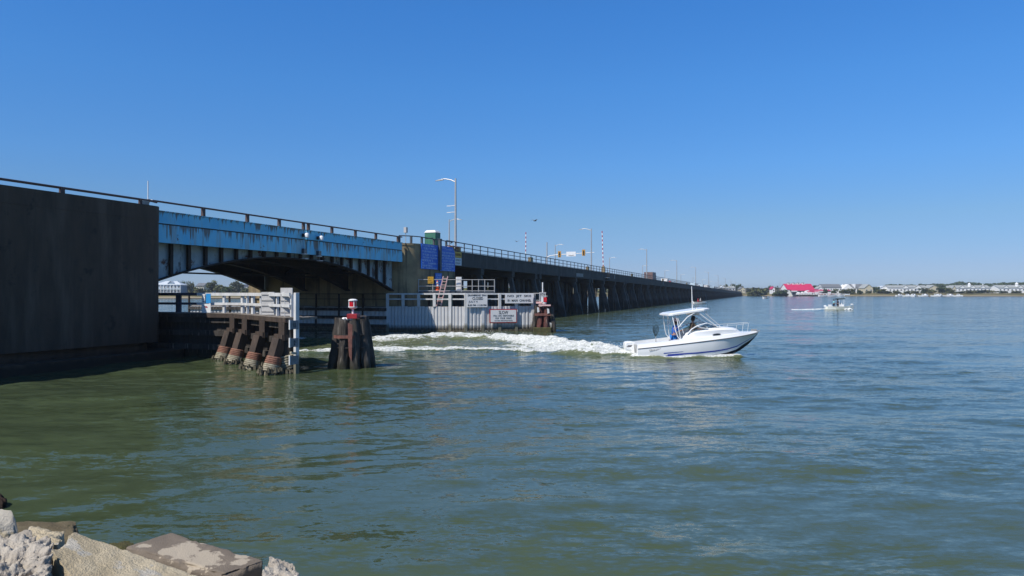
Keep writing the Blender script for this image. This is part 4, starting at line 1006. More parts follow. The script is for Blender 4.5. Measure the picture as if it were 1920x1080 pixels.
for z, a0 in ((1.45, 0), (0.9, 2)):
    pts = [Vector((math.cos(a) * (0.88 - 0.14 * z + 0.1), math.sin(a) * (0.88 - 0.14 * z + 0.1), z)) for a in np.linspace(0, 2 * PI, 19)]
    m.tube(pts, 0.022, 5, False)
m.build('wire_rope', MT['steel_dark'], d1)
m = MB(); m.box(-0.2, 0.24, -0.35, 0.35, 2.16, 2.36); m.build('red_block', MT['red'], d1, loc=(0.1, -0.25, 0), bevel=0.01)
m = MB()
for j in range(9):
    c = Vector((0.02 + r.uniform(-0.35, 0.12), -0.42 + r.uniform(-0.1, 0.1), 2.13)); m.tube([c, c + Vector((0.05, 0, 0.06))], [0.08, 0.04], 6)
m.build('bird_lime', MT['white'], d1)
ln_ = thing('channel_lantern', 'white capped red lantern on the pile cluster in mid channel', 'lantern', D1 + Vector((0.1, -0.3, 2.362)))
m = MB(); m.tube([(0, 0, 0), (0, 0, 0.2)], 0.045, 8); m.lathe([(0.06, 0.2), (0.14, 0.23), (0.2, 0.28), (0.2, 0.31)], n=14); m.build('stand', MT['white'], ln_, True)
m = MB(); m.lathe([(0.15, 0.312), (0.16, 0.36), (0.16, 0.52), (0.15, 0.56)], n=14); m.build('lens', MT['red_lens'], ln_, True)
m = MB(); m.lathe([(0.2, 0.562), (0.2, 0.60), (0.12, 0.64), (0.02, 0.65)], n=14)
for a in (2.4, 3.5, 5.2): m.beam((0.165 * math.cos(a), 0.165 * math.sin(a), 0.31), (0.165 * math.cos(a), 0.165 * math.sin(a), 0.57), 0.06 if a > 3 and a < 4 else 0.03, 0.03)
m.build('cap', MT['white'], ln_)
# second cluster at the end of the ribbed wall
D2 = Vector((2.75, 63.2, 0))
d2 = dolphin('pile_cluster', 'rust red pile cluster at the right end of the ribbed fender wall', D2, 0.95, 0.62, 2.05, 8, 0.19, [MT['timber_red'], MT['timber_dark'], MT['timber_red']], 8)
m = MB(); m.box(-0.95, 0.55, -1.3, -0.6, -0.6, 0.34); m.build('footing_timber', mat('mossy_timber', (0.09, 0.085, 0.03), (0.05, 0.045, 0.02), 4, 0.9, bump=0.6), d2, bevel=0.04)
m = MB(); m.beam((-0.85, -0.88, 1.42), (0.5, -0.88, 1.42), 0.08, 0.2); m.build('strap', MT['rust'], d2)
m = MB(); m.beam((-0.5, -0.72, 2.2), (0.5, -0.72, 2.2), 0.5, 0.12); m.box(-0.7, 0.2, -0.4, 0.3, 2.34, 2.5); m.build('cap_timber', MT['pink_ladder'], d2)
m = MB()
for x, y, z in ((-0.62, -0.82, 1.9), (0.22, -0.85, 1.8), (0.45, -0.6, 0.6)): m.extr([(x, z - 0.3), (x + 0.18, z - 0.25), (x + 0.14, z + 0.1), (x - 0.02, z + 0.15)], y - 0.14, y - 0.1)
m.build('bird_lime', MT['white_worn'], d2)
l2 = thing('channel_lantern', 'small red and white lantern on the rust red pile cluster', 'lantern', D2 + Vector((-0.05, -0.72, 2.26)))
m = MB(); m.lathe([(0.06, 0), (0.18, 0.1), (0.18, 0.2)], n=12); m.build('stand', MT['white'], l2, True)
m = MB(); m.box(-0.06, 0.24, -0.16, 0.16, 0.202, 0.62); m.build('lens', MT['red_lens'], l2, bevel=0.03)
m = MB(); m.box(-0.24, -0.062, -0.18, 0.18, 0.202, 0.7); m.box(-0.26, 0.28, -0.2, 0.2, 0.702, 0.74); m.build('cap', MT['white'], l2)
o = thing('lattice_mast', 'grey lattice bracket with a white pole behind the rust red pile cluster', 'mast', D2 + Vector((0.0, 0.75, 0)))
m = MB()
for x in (-0.35, 0.12): m.beam((x, 0, -0.5), (x, 0, 3.25), 0.09, 0.09)
for k in range(4):
    z = 2.0 + k * 0.31; m.beam((-0.35, 0, z), (0.12, 0, z + 0.3), 0.06, 0.06); m.beam((0.12, 0, z), (-0.35, 0, z + 0.3), 0.05, 0.05)
m.beam((-0.4, 0, 3.25), (0.2, 0, 3.25), 0.1, 0.1); m.build('lattice', MT['galv'], o)
m = MB(); m.tube([(-0.1, 0, 3.2), (-0.1, 0, 4.15)], 0.05, 8); m.build('pole', MT['white'], o)
# rails at the end of the wall
o = thing('end_railing', 'dark pipe railing between the ribbed wall and the rust red pile cluster', 'railing', (1.9, 64.0, 0))
m = MB()
for x in (0.1, 0.55): m.tube([(x, 0, 1.9), (x, 0, 3.2)], 0.04, 6)
for z in (2.6, 3.2): m.tube([(-0.1, 0, z), (0.75, 0, z)], 0.035, 6)
m.build('pipework', MT['galv'], o)
# ------------------------------------------------------------------ people
def skin_mesh(name, vs, es, rs, m, parent, sub=1, root=0):
    me = bpy.data.meshes.new(name); me.from_pydata([tuple(v) for v in vs], es, []); me.update()
    o = bpy.data.objects.new(name, me); C.objects.link(o)
    sk = o.modifiers.new('skin', 'SKIN'); sk.use_smooth_shade = True
    sv = me.skin_vertices[0].data
    for i, q in enumerate(rs): sv[i].radius = (q, q) if not isinstance(q, tuple) else q
    sv[root].use_root = True
    ss = o.modifiers.new('subsurf', 'SUBSURF'); ss.levels = sub; ss.render_levels = sub
    dg = bpy.context.evaluated_depsgraph_get(); out = bpy.data.meshes.new_from_object(o.evaluated_get(dg))
    bpy.data.objects.remove(o); out.name = name; out.materials.clear(); out.materials.append(m)
    for p in out.polygons: p.use_smooth = True
    return link(name, out, parent)
MT['skin'] = mat('skin_tone', (0.42, 0.24, 0.17), (0.38, 0.21, 0.15), 6, 0.5)
MT['hair'] = mat('dark_hair', (0.03, 0.02, 0.015), rough=0.6)
def cloth(n, c): return mat(n, c, tuple(q * 0.8 for q in c), 5, 0.85)
def person(label, loc, rz, shirt, pants, hat, hands, lean=0.0, sit=False, hat_brim=True):
    """standing figure facing +x; hands is a pair of hand positions (x, y, z)"""
    o = thing('person', label, 'person', loc, rz)
    P = [(0, 0, 0.93), (0.0 + lean * .25, 0, 1.12), (lean * .6, 0, 1.34), (lean * .85, 0, 1.45), (lean, 0, 1.53), (lean + .03, 0, 1.62), (lean + .035, 0, 1.71)]
    V = [Vector(p) for p in P]; E = [(i, i + 1) for i in range(6)]; R = [0.15, 0.135, 0.15, 0.085, 0.055, 0.085, 0.085]
    V.append(V[5] + Vector((0.10, 0, -0.01))); E.append((5, 7)); R.append(0.022)      # nose
    arm_i = []
    for sgn, hnd in ((1, hands[0]), (-1, hands[1])):
        sh = V[2] + Vector((0, 0.19 * sgn, 0.05)); h = Vector(hnd); el = (sh + h) / 2 + Vector((-0.05, 0.07 * sgn, -0.12)); b = len(V)
        V += [sh, el, h, h + (h - el).normalized() * 0.08]; E += [(2, b), (b, b + 1), (b + 1, b + 2), (b + 2, b + 3)]; R += [0.062, 0.045, 0.035, 0.04]; arm_i.append(b)
        d = (h - el).normalized()
        for f in range(4):
            a = Vector((0, 1, 0)) * (f - 1.5) * 0.02; c = len(V); V += [h + d * 0.10 + a, h + d * (0.15 + 0.012 * (f in (1, 2))) + a + Vector((0, 0, -0.02))]; E += [(b + 3, c), (c, c + 1)]; R += [0.011, 0.009]
        c = len(V); V += [h + d * 0.06 + Vector((0, -0.045 * sgn, 0.01))]; E.append((b + 3, c)); R.append(0.011)
    leg_i = []
    for sgn in (1, -1):
        b = len(V)
        if sit: V += [Vector((0.06, 0.1 * sgn, 0.88)), Vector((0.44, 0.14 * sgn, 0.9)), Vector((0.42, 0.14 * sgn, 0.5)), Vector((0.55, 0.14 * sgn, 0.46))]
        else: V += [Vector((0, 0.095 * sgn, 0.86)), Vector((0.03, 0.11 * sgn, 0.5)), Vector((0, 0.12 * sgn, 0.09)), Vector((0.15, 0.13 * sgn, 0.04))]
        E += [(0, b), (b, b + 1), (b + 1, b + 2), (b + 2, b + 3)]; R += [0.095, 0.06, 0.042, 0.04]; leg_i.append(b)
    skin_mesh('body', V, E, R, MT['skin'], o)
    # shirt: torso and sleeves a little outside the body
    sv = [V[0] + Vector((0, 0, .02)), V[1], V[2], V[3]]; se_ = [(0, 1), (1, 2), (2, 3)]; sr = [0.17, 0.16, 0.175, 0.09]
    for b in arm_i:
        c = len(sv); sv += [V[b], V[b + 1]]; se_ += [(2, c), (c, c + 1)]; sr += [0.085, 0.065]
    skin_mesh('shirt', sv, se_, sr, shirt, o)
    pv = [V[0]]; pe = []; pr_ = [0.165]
    for b in leg_i:
        c = len(pv); pv += [V[b], V[b + 1], V[b + 1] + (V[b + 2] - V[b + 1]) * 0.85]; pe += [(0, c), (c, c + 1), (c + 1, c + 2)]; pr_ += [0.115, 0.082, 0.068]
    skin_mesh('trousers', pv, pe, pr_, pants, o)
    h = V[6]
    m = MB(); m.lathe([(0.112, -0.035), (0.112, 0.02), (0.09, 0.075), (0.045, 0.105), (0.002, 0.11)], (h.x - 0.01, h.y, h.z), 12)
    m.hexa([(h.x + .06, -.07, h.z - .03), (h.x + .21, -.06, h.z - .045), (h.x + .21, .06, h.z - .045), (h.x + .06, .07, h.z - .03), (h.x + .06, -.07, h.z - .015), (h.x + .21, -.06, h.z - .033), (h.x + .21, .06, h.z - .033), (h.x + .06, .07, h.z - .015)])
    m.build('cap', hat, o, True)
    m = MB(); m.lathe([(0.08, -0.16), (0.102, -0.10), (0.108, -0.04)], (h.x - 0.03, h.y, h.z), 10); m.build('hair', MT['hair'], o, True)
    return o

# ------------------------------------------------------------------ the white cabin boat
MT['gel'] = mat('white_gelcoat', (0.86, 0.86, 0.85), (0.84, 0.84, 0.83), 0.7, 0.22, spec=0.5, coat=0.3)
MT['bottom'] = mat('dark_bottom_paint', (0.012, 0.015, 0.025), (0.02, 0.022, 0.03), 3, 0.5)
MT['stripe'] = mat('blue_hull_stripe', (0.03, 0.06, 0.38), rough=0.3)
MT['rubrail'] = mat('grey_rub_rail', (0.13, 0.12, 0.12), rough=0.5)
MT['glass'] = mat('tinted_windscreen', (0.45, 0.55, 0.58), rough=0.06, spec=0.6)
MT['glass'].node_tree.nodes['Principled BSDF'].inputs['Transmission Weight'].default_value = 0.9
MT['alu'] = mat('white_coated_pipe', (0.78, 0.79, 0.80), rough=0.3)
MT['net'] = mat('dark_green_net', (0.02, 0.035, 0.03), rough=0.9)

ST = [  # x, half beam at rub rail, z rub, half beam chine, z chine, z keel
 (0.0, 1.10, 0.46, 1.06, -0.04, -0.34), (1.0, 1.16, 0.56, 1.12, -0.02, -0.33), (2.0, 1.20, 0.67, 1.15, 0.03, -0.31), (3.0, 1.21, 0.78, 1.14, 0.07, -0.27),
 (4.0, 1.14, 0.89, 1.03, 0.14, -0.20), (4.7, 1.02, 0.965, 0.86, 0.23, -0.10), (5.3, 0.83, 1.03, 0.62, 0.37, 0.05), (5.8, 0.60, 1.085, 0.29, 0.60, 0.30), (6.2, 0.38, 1.135, 0.15, 0.80, 0.60), (6.5, 0.18, 1.175, 0.06, 0.99, 0.90), (6.68, 0.04, 1.20, 0.015, 1.14, 1.12)]
BX = np.array([s[0] for s in ST])
def bint(x, i): return float(np.interp(x, BX, [s[i] for s in ST]))
boat = thing('cabin_boat', 'white cabin motorboat speeding right out of the channel', 'boat', (6.22, 38.2, 0.0), math.radians(5.0))
def top_z(x): return bint(x, 2) + (0.21 - 0.02 * max(0, x - 3) if x < 5.6 else max(0.05, 0.16 - 0.09 * (x - 5.6)))
xs_ = list(np.linspace(0, 6.68, 29))
def hull_loft(rows, name, mts, smooth=True, closed_end=True, mi=None):
    """rows: list of functions x -> (y, z) on the port side, mirrored to starboard"""
    m = MB(); nr = len(rows)
    for sgn in (1, -1):
        base = len(m.v); vs = [(x, sgn * f(x)[0], f(x)[1]) for x in xs_ for f in rows]; fs = []
        for i in range(len(xs_) - 1):
            for j in range(nr - 1): fs.append((i * nr + j, i * nr + j + 1, (i + 1) * nr + j + 1, (i + 1) * nr + j))
        m.add(vs, fs)
    m.add([(0, sgn * f(0)[0], f(0)[1]) for sgn in (1,) for f in rows] + [(0, -f(0)[0], f(0)[1]) for f in reversed(rows)], [tuple(range(2 * nr))]) if closed_end else None
    return m.build(name, mts, boat, smooth)
def side(v):
    """point a share v of the way from chine to rub rail with a little flare"""
    def f(x):
        yc, zc, ys, zs = bint(x, 3), bint(x, 4), bint(x, 1), bint(x, 2)
        fl = math.sin(v * PI) * (0.03 if x < 4 else 0.03 - 0.06 * min(1, (x - 4) / 1.5))
        return (max(0.0, yc + (ys - yc) * v + fl), zc + (zs - zc) * v)
    return f
hull_loft([lambda x: (0.0, bint(x, 5)), lambda x: (bint(x, 3) * 0.5, bint(x, 5) * 0.5 + bint(x, 4) * 0.5 - 0.02), side(0.0)], 'hull_bottom', MT['bottom'])
hull_loft([side(0.0), side(0.25), side(0.5), side(0.75), side(1.0)], 'hull_side', MT['gel'])
hull_loft([side(1.0), lambda x: (max(0.0, bint(x, 1) - 0.03), bint(x, 2) + 0.04), lambda x: (max(0.0, bint(x, 1) - 0.10), top_z(x)), lambda x: (max(0, bint(x, 1) - 0.30), top_z(x) + 0.02)], 'gunwale', MT['gel'])
m = MB()
for sgn in (1, -1): m.tube([(x, sgn * (bint(x, 1) + 0.008), bint(x, 2)) for x in xs_], 0.022, 6)
m.build('rub_rail', MT['rubrail'], boat, True)
m = MB()  # cockpit lining and sole
for sgn in (1, -1):
    for a, b in zip(xs_[:-1], xs_[1:]):
        if b > 3.2: break
        ya, yb = bint(a, 1) - 0.30, bint(b, 1) - 0.30
        m.add([(a, sgn * ya, top_z(a) + 0.02), (b, sgn * yb, top_z(b) + 0.02), (b, sgn * yb, 0.2), (a, sgn * ya, 0.12)], [(0, 1, 2, 3)])
m.box(0.02, 3.2, -0.9, 0.9, 0.06, 0.14); m.box(0.0, 0.12, -0.85, 0.85, 0.1, 0.66); m.build('cockpit', MT['gel'], boat)
m = MB()  # foredeck between the gunwales ahead of the cabin
fx = [x for x in xs_ if x > 4.6]
vs = [(x, s_ * max(0, bint(x, 1) - 0.3), top_z(x) + 0.02) for x in fx for s_ in (1, -1)]; fs = [(2 * i, 2 * i + 1, 2 * i + 3, 2 * i + 2) for i in range(len(fx) - 1)]
m.add(vs, fs); m.build('foredeck', MT['gel'], boat)
# cabin trunk
ct = [(2.32, 0.80, 0.86), (2.58, 0.90, 1.23), (3.0, 0.95, 1.36), (3.7, 0.94, 1.44), (4.4, 0.86, 1.48), (5.0, 0.72, 1.46), (5.35, 0.58, 1.42), (5.55, 0.44, 1.30), (5.68, 0.34, 1.20)]
m = MB(); vs = []; fs = []
for x, hb, zt in ct:
    zb = top_z(x) - 0.02; hb0 = min(hb + 0.08, max(0.3, bint(x, 1) - 0.2))
    vs += [(x, hb0, zb), (x, hb, zb + (zt - zb) * 0.75), (x, hb * 0.86, zt), (x, 0, zt + 0.05), (x, -hb * 0.86, zt), (x, -hb, zb + (zt - zb) * 0.75), (x, -hb0, zb)]
for i in range(len(ct) - 1):
    for j in range(6): fs.append((i * 7 + j, i * 7 + j + 1, (i + 1) * 7 + j + 1, (i + 1) * 7 + j))
fs += [tuple(range(7)), tuple(range((len(ct) - 1) * 7 + 6, (len(ct) - 1) * 7 - 1, -1))]
# open the helm well: drop the roof faces behind the windscreen
fs = [f for f in fs if not (len(f) == 4 and max(f) < 7 * 4 and all(v % 7 in (2, 3, 4) for v in f))]
m.add(vs, fs); m.build('cabin', MT['gel'], boat, True)
for sgn in (1, -1):
    m = MB(); c = [(4.12 + 0.21 * math.cos(a), 1.15 + 0.055 * math.sin(a) + 0.02 * math.cos(a)) for a in np.linspace(0, 2 * PI, 14)[:-1]]
    yy = 0.955 * sgn; m.extr(c, min(yy, yy - 0.07 * sgn), max(yy, yy - 0.07 * sgn)); m.build('porthole', MT['glass_dark'], boat)
# windscreen
def ws(x, y, z): return (x, y, z)
m = MB(); 
for sgn in (1, -1):
    fr = [(2.60, 0.93, 1.17), (2.82, 0.92, 1.42), (3.1, 0.90, 1.58), (3.38, 0.84, 1.66), (3.68, 0.74, 1.72)]
    m.tube([(x, sgn * y, z) for x, y, z in fr], 0.035, 6)
    m.tube([(3.1, sgn * 0.90, 1.58), (3.35, sgn * 0.91, 1.49), (3.7, sgn * 0.88, 1.44)], 0.025, 6)
    m.tube([(3.68, sgn * 0.74, 1.72), (4.42, sgn * 0.62, 1.51)], 0.022, 6)
m.tube([(3.68, -0.74, 1.72), (3.8, 0, 1.74), (3.68, 0.74, 1.72)], 0.022, 6); m.build('windscreen_frame', MT['alu'], boat, True)
m = MB()
for sgn in (1, -1):
    m.add([(2.66, sgn * 0.915, 1.22), (3.1, sgn * 0.885, 1.57), (3.66, sgn * 0.745, 1.71), (3.7, sgn * 0.86, 1.44)], [(0, 1, 2, 3)])
m.add([(3.68, -0.74, 1.71), (3.68, 0.74, 1.71), (4.42, 0.62, 1.51), (4.42, -0.62, 1.51)], [(0, 1, 2, 3)]); m.build('windscreen', MT['glass'], boat)
# helm console and seat
m = MB(); m.box(3.3, 3.6, -0.75, -0.1, 0.2, 1.35); m.box(2.7, 2.95, -0.7, -0.2, 0.2, 0.72); m.build('helm', MT['gel'], boat, bevel=0.03)
# hard top
m = MB()
vs = []; 
for z_, e in ((0.0, 0.0), (0.075, 0.0), (0.12, 0.12)):
    pts = [(1.66 + e, 0.80 - e), (1.85, 0.92 - e), (3.5, 0.86 - e), (3.86 - e, 0.62 - e)]
    ring = pts + [(x, -y) for x, y in reversed(pts)]
    vs += [(x, y, 2.10 + 0.137 * (x - 1.66) + z_) for x, y in ring]
fs = [tuple(range(7, -1, -1)), tuple(range(16, 24))] + [(r_ * 8 + i, r_ * 8 + (i + 1) % 8, (r_ + 1) * 8 + (i + 1) % 8, (r_ + 1) * 8 + i) for r_ in (0, 1) for i in range(8)]
m.add(vs, fs); m.build('hard_top', MT['gel'], boat)
m = MB(); m.box(2.95, 3.45, -0.35, 0.35, 2.12, 2.28); m.build('top_locker', MT['sign_white'], boat, bevel=0.03)
m = MB()
for sgn in (1, -1):
    m.tube([(1.85, sgn * 0.80, 2.12), (2.0, sgn * 0.95, 1.3), (2.08, sgn * 0.99, 1.05), (2.22, sgn * 1.0, 0.9), (2.28, sgn * 1.02, 0.78)], 0.024, 6)
    m.tube([(2.06, sgn * 0.80, 2.15), (2.25, sgn * 0.97, 0.85)], 0.02, 6)
    m.tube([(2.1, sgn * 0.98, 1.5), (2.3, sgn * 0.95, 1.72), (2.6, sgn * 0.9, 2.03), (2.95, sgn * 0.84, 2.22), (3.2, sgn * 0.8, 2.27), (3.5, sgn * 0.78, 2.05), (4.0, sgn * 0.76, 1.7), (4.28, sgn * 0.75, 1.5)], 0.026, 6)
    m.tube([(3.45, sgn * 0.78, 2.33), (4.5, sgn * 0.62, 1.5)], 0.02, 6)
    m.tube([(2.08, sgn * 0.8, 2.15), (2.42, sgn * 0.92, 1.2)], 0.016, 6)
m.tube([(3.75, -0.3, 2.38), (3.95, -0.42, 1.98)], 0.015, 5); m.build('top_frame', MT['alu'], boat, True)
m = MB(); m.tube([(3.08, -0.4, 2.36), (3.03, -0.42, 2.55), (2.99, -0.44, 3.6)], [0.04, 0.026, 0.018], 6); m.lathe([(0.05, 0), (0.07, 0.12), (0.02, 0.14)], (3.3, -0.2, 2.36), 8); m.build('antenna', MT['white'], boat, True)
m = MB()
for sgn in (1, -1):
    m.tube([(4.55, sgn * 0.70, 1.58), (5.3, sgn * 0.62, 1.62), (6.05, sgn * 0.34, 1.69), (6.2, sgn * 0.1, 1.7)], 0.008, 5)
    for x, y in ((5.3, 0.62), (6.05, 0.34)): m.tube([(x, sgn * y, 1.62 + (x - 5.3) * 0.09), (x - 0.06, sgn * y, top_z(x))], 0.008, 5)
m.build('bow_rail', MT['alu'], boat)
m = MB(); m.box(6.35, 6.62, -0.06, 0.06, top_z(6.4) + 0.02, top_z(6.4) + 0.12); m.box(6.5, 6.8, -0.04, 0.04, top_z(6.5), top_z(6.5) + 0.05); m.build('anchor_roller', MT['galv'], boat)
# hull stripe and lettering
def hull_strip(x0, x1, v0, v1, vw0, vw1, mt, n=26):
    for sgn in (1, -1):
        m = MB(); vs = []; fs = []
        for i in range(n + 1):
            k = i / n; x = x0 + (x1 - x0) * k; v = v0 + (v1 - v0) * k; wv = vw0 + (vw1 - vw0) * k
            a = side(v + wv)(x); b = side(max(0.01, v - wv))(x)
            vs += [(x, sgn * (a[0] + 0.006), a[1]), (x, sgn * (b[0] + 0.006), b[1])]
        m.add(vs, [(2 * i, 2 * i + 1, 2 * i + 3, 2 * i + 2) for i in range(n)]); m.build('stripe', mt, boat)
hull_strip(1.5, 6.45, 0.24, 0.24, 0.05, 0.035, MT['stripe'])
hull_strip(1.3, 2.3, 0.40, 0.42, 0.04, 0.012, MT['stripe'])
hull_strip(1.4, 2.6, 0.14, 0.22, 0.05, 0.02, MT['stripe'])
for txt, x, z, wd, ht in (('PRO-LINE', 0.88, 0.385, 0.62, 0.075),):
    t_ = put_text(boat, txt, x, z, wd, ht, MT['rubrail'], 0); t_.location = (x, -(side(0.75)(x)[0] + 0.012), z); t_.rotation_euler = (0.06, math.radians(-6), math.radians(2))
# outboard
ob = [(-0.02, 0.72), (-0.40, 0.74), (-0.44, 0.60), (-0.38, 0.30), (-0.06, 0.28), (0.10, 0.50), (0.16, 0.62)]
m = MB(); m.extr([(-0.05, 0.30), (-0.40, 0.30), (-0.455, 0.62), (-0.42, 0.76), (-0.1, 0.785), (0.12, 0.72), (0.16, 0.6), (0.05, 0.40)], -0.24, 0.24); m.build('outboard_cowl', MT['gel'], boat, True, bevel=0.07)
m = MB(); m.extr([(-0.1, 0.30), (-0.38, 0.29), (-0.3, 0.0), (-0.22, -0.4), (-0.12, -0.4), (-0.06, 0.0)], -0.1, 0.1); m.build('outboard_leg', MT['gel'], boat, bevel=0.03)
m = MB(); m.box(-0.36, -0.12, -0.247, -0.242, 0.50, 0.54); m.box(-0.3, -0.08, -0.247, -0.242, 0.55, 0.585); m.build('outboard_marking', MT['rubrail'], boat)
m = MB(); m.box(-0.12, 0.02, -0.3, 0.3, 0.1, 0.5); m.build('transom_bracket', MT['gel'], boat)
m = MB(); m.box(1.9, 2.0, -1.0, -0.93, 0.86, 0.92); m.lathe([(0.04, 0), (0.05, 0.05), (0.01, 0.07)], (1.66, -0.98, 0.86), 8); m.lathe([(0.02, 0), (0.03, 0.03), (0.01, 0.04)], (2.62, -1.0, 0.83), 8); m.build('cleat', MT['galv'], boat)
# landing net in a rod holder
def bp(x, y, z):
    a = math.radians(5.0); return (6.22 + x * math.cos(a) - y * math.sin(a), 38.2 + x * math.sin(a) + y * math.cos(a), z)
o = thing('landing_net', 'dark landing net standing upright at the stern of the white boat', 'fishing net', bp(0.96, -0.95, 0.76), math.radians(5))
m = MB(); m.tube([(0, 0, -0.06), (0, 0, 0.32)], 0.02, 6); m.build('handle', MT['galv'], o)
hoop = [(0.0, 0, 0.30), (-0.10, 0, 0.5), (-0.15, 0, 0.68), (-0.09, 0, 0.84), (0.02, 0, 0.90), (0.12, 0, 0.82), (0.15, 0, 0.64), (0.10, 0, 0.48), (0.0, 0, 0.30)]
m = MB(); m.tube(hoop, 0.014, 5); m.build('hoop', MT['net'], o)
m = MB()
for k in range(9):
    z = 0.42 + k * 0.05; hw = 0.13 - abs(0.66 - z) * 0.25; m.tube([(-hw, 0.0, z), (0, 0.14, z - 0.14), (hw, 0, z)], 0.006, 4)
for k in range(7):
    x = -0.12 + k * 0.04; m.tube([(x, 0, 0.84 - abs(x) * .6), (x * 0.7, 0.14, 0.5), (x * 0.4, 0.02, 0.34)], 0.006, 4)
m.build('mesh_bag', MT['net'], o)
person('person in a black cap and brown shirt at the helm of the white boat', bp(3.0, -0.42, 0.28), math.radians(5), cloth('brown_shirt', (0.12, 0.085, 0.06)), cloth('grey_shorts', (0.15, 0.16, 0.17)), mat('black_cap', (0.012, 0.012, 0.014), rough=0.8), ((0.42, 0.2, 1.12), (0.42, -0.18, 1.1)), 0.05)
person('person in a red cap and blue overalls at the stern of the white boat', bp(2.08, -0.35, 0.14), math.radians(5), cloth('blue_jacket', (0.02, 0.13, 0.50)), cloth('blue_trousers', (0.02, 0.20, 0.62)), mat('red_white_cap', (0.55, 0.06, 0.06), (0.6, 0.5, 0.5), 9, 0.7), ((0.38, 0.22, 1.45), (0.36, -0.2, 1.2)), 0.1)

# ------------------------------------------------------------------ smaller boats
def skiff_parts(root, L, B, H, mt):
    st = [(0, .46, .02), (.3, .5, .05), (.6, .46, .14), (.82, .30, .30), (.95, .12, .42), (1.0, .02, .48)]
    m = MB(); vs = []; fs = []
    for k, hb, rise in st:
        x = k * L; zt = H + rise * H * 0.55
        vs += [(x, 0, -0.25 + rise * H * 1.4), (x, hb * B * 0.8, 0.0 + rise * H * 0.9), (x, hb * B, zt), (x, hb * B * 0.86, zt), (x, hb * B * 0.8, 0.18), (x, -hb * B * 0.8, 0.18), (x, -hb * B * 0.86, zt), (x, -hb * B, zt), (x, -hb * B * 0.8, rise * H * 0.9)]
    n = 9
    for i in range(len(st) - 1):
        for j in range(n): fs.append((i * n + j, i * n + (j + 1) % n, (i + 1) * n + (j + 1) % n, (i + 1) * n + j))
    fs += [tuple(range(n))]
    m.add(vs, fs); m.build('hull', mt, root)
    m = MB(); m.extr([(-0.05, H * 0.7), (-0.42, H * 0.75), (-0.46, H + 0.25), (-0.1, H + 0.32), (0.05, H)], -0.2, 0.2); m.box(-0.3, -0.15, -0.08, 0.08, -0.4, H * 0.7); m.build('outboard', MT['gel'], root, bevel=0.05)
sk = thing('skiff', 'white open boat with a black canopy crossing the bay at right', 'boat', (59.0, 138.9, 0.05), math.radians(-3))
sk.scale = (0.92, 0.92, 0.92)
skiff_parts(sk, 5.5, 2.1, 0.62, mat('pale_cream_hull', (0.76, 0.77, 0.70), rough=0.3))
m = MB(); m.box(2.5, 3.4, -0.45, 0.45, 0.2, 1.05); m.box(2.9, 3.05, -0.4, 0.4, 1.05, 1.4); m.build('console', MT['gel'], sk, bevel=0.05)
m = MB(); m.extr([(2.1, 2.05), (3.5, 2.15), (3.6, 2.3), (2.6, 2.3), (2.0, 2.22)], -0.75, 0.75); m.build('canopy', MT['net'], sk, bevel=0.04)
m = MB()
for x, y in ((2.4, .6), (3.3, .6), (2.4, -.6), (3.3, -.6)): m.tube([(x, y, .5), (x, y * 1.1, 2.1)], 0.03, 5)
m.tube([(2.8, 0, 2.3), (2.75, 0, 3.3)], 0.025, 5); m.build('frame', MT['alu'], sk)
m = MB(); m.box(4.9, 5.4, -0.12, 0.12, 0.93, 1.2); m.box(0.55, 0.95, -0.5, 0.5, 0.2, 1.0); m.build('bow_motor', MT['white'], sk, bevel=0.04)
person('person in a pale turquoise shirt standing in the boat with the black canopy', (60.4, 138.85, 0.2), 0, cloth('turquoise_shirt', (0.25, 0.62, 0.66)), cloth('dark_shorts', (0.03, 0.04, 0.07)), mat('dark_cap', (0.03, 0.03, 0.04), rough=0.8), ((.3, .2, 1.1), (.3, -.2, 1.1)))
person('person in dark clothes at the console of the boat with the black canopy', (61.1, 138.8, 0.2), 0, cloth('navy_shirt', (0.02, 0.025, 0.06)), cloth('navy_trousers', (0.02, 0.02, 0.04)), mat('navy_cap', (0.02, 0.02, 0.05), rough=0.8), ((.35, .2, 1.1), (.35, -.2, 1.1)))
# foam trailing the far skiff
m = MB(); rr_ = random.Random(5)
for i in range(420):
    k = rr_.random() ** 1.3; x = 63.2 - 10.5 * k; y = 138.55 + 0.02 * max(0.0, 63 - x) ** 1.5 + rr_.gauss(0, 0.2 + 0.5 * k); s_ = rr_.uniform(.08, .26) * (1 - 0.6 * k)
    m.tube([(x - s_ * 2.5, y, 0.0), (x, y, s_ * 0.9 * (1 - .6 * k)), (x + s_ * 2.5, y, 0.0)], [s_ * .3, s_ * .8, s_ * .3], 5)
MT['foam'] = mat('sea_foam', (0.78, 0.79, 0.78), (0.70, 0.72, 0.71), 3, 0.8)
tag(m.build('skiff_wake', MT['foam'], None, True), 'white foam trailing behind the boat with the black canopy', 'wake', None, 'stuff')
p0 = at(1300, 207); rb = thing('skiff', 'small white open boat with two people beside the bridge piles', 'boat', (p0.x, 207, 0.05), math.radians(8))
skiff_parts(rb, 3.9, 1.5, 0.5, MT['gel'])
m = MB(); m.box(0.6, 0.9, -0.5, 0.5, 0.2, 0.7); m.box(1.9, 2.2, -0.45, 0.45, 0.2, 0.8); m.build('seat', MT['rubrail'], rb)
person('person in a red jacket seated in the small boat by the bridge', (p0.x + 1.3, 207.1, -0.25), 0.2, cloth('red_jacket', (0.55, 0.02, 0.04)), cloth('red_trousers', (0.35, 0.03, 0.05)), mat('crimson_cap', (0.45, 0.02, 0.04), rough=0.8), ((.3, .2, 1.2), (.3, -.2, 1.2)), sit=True)
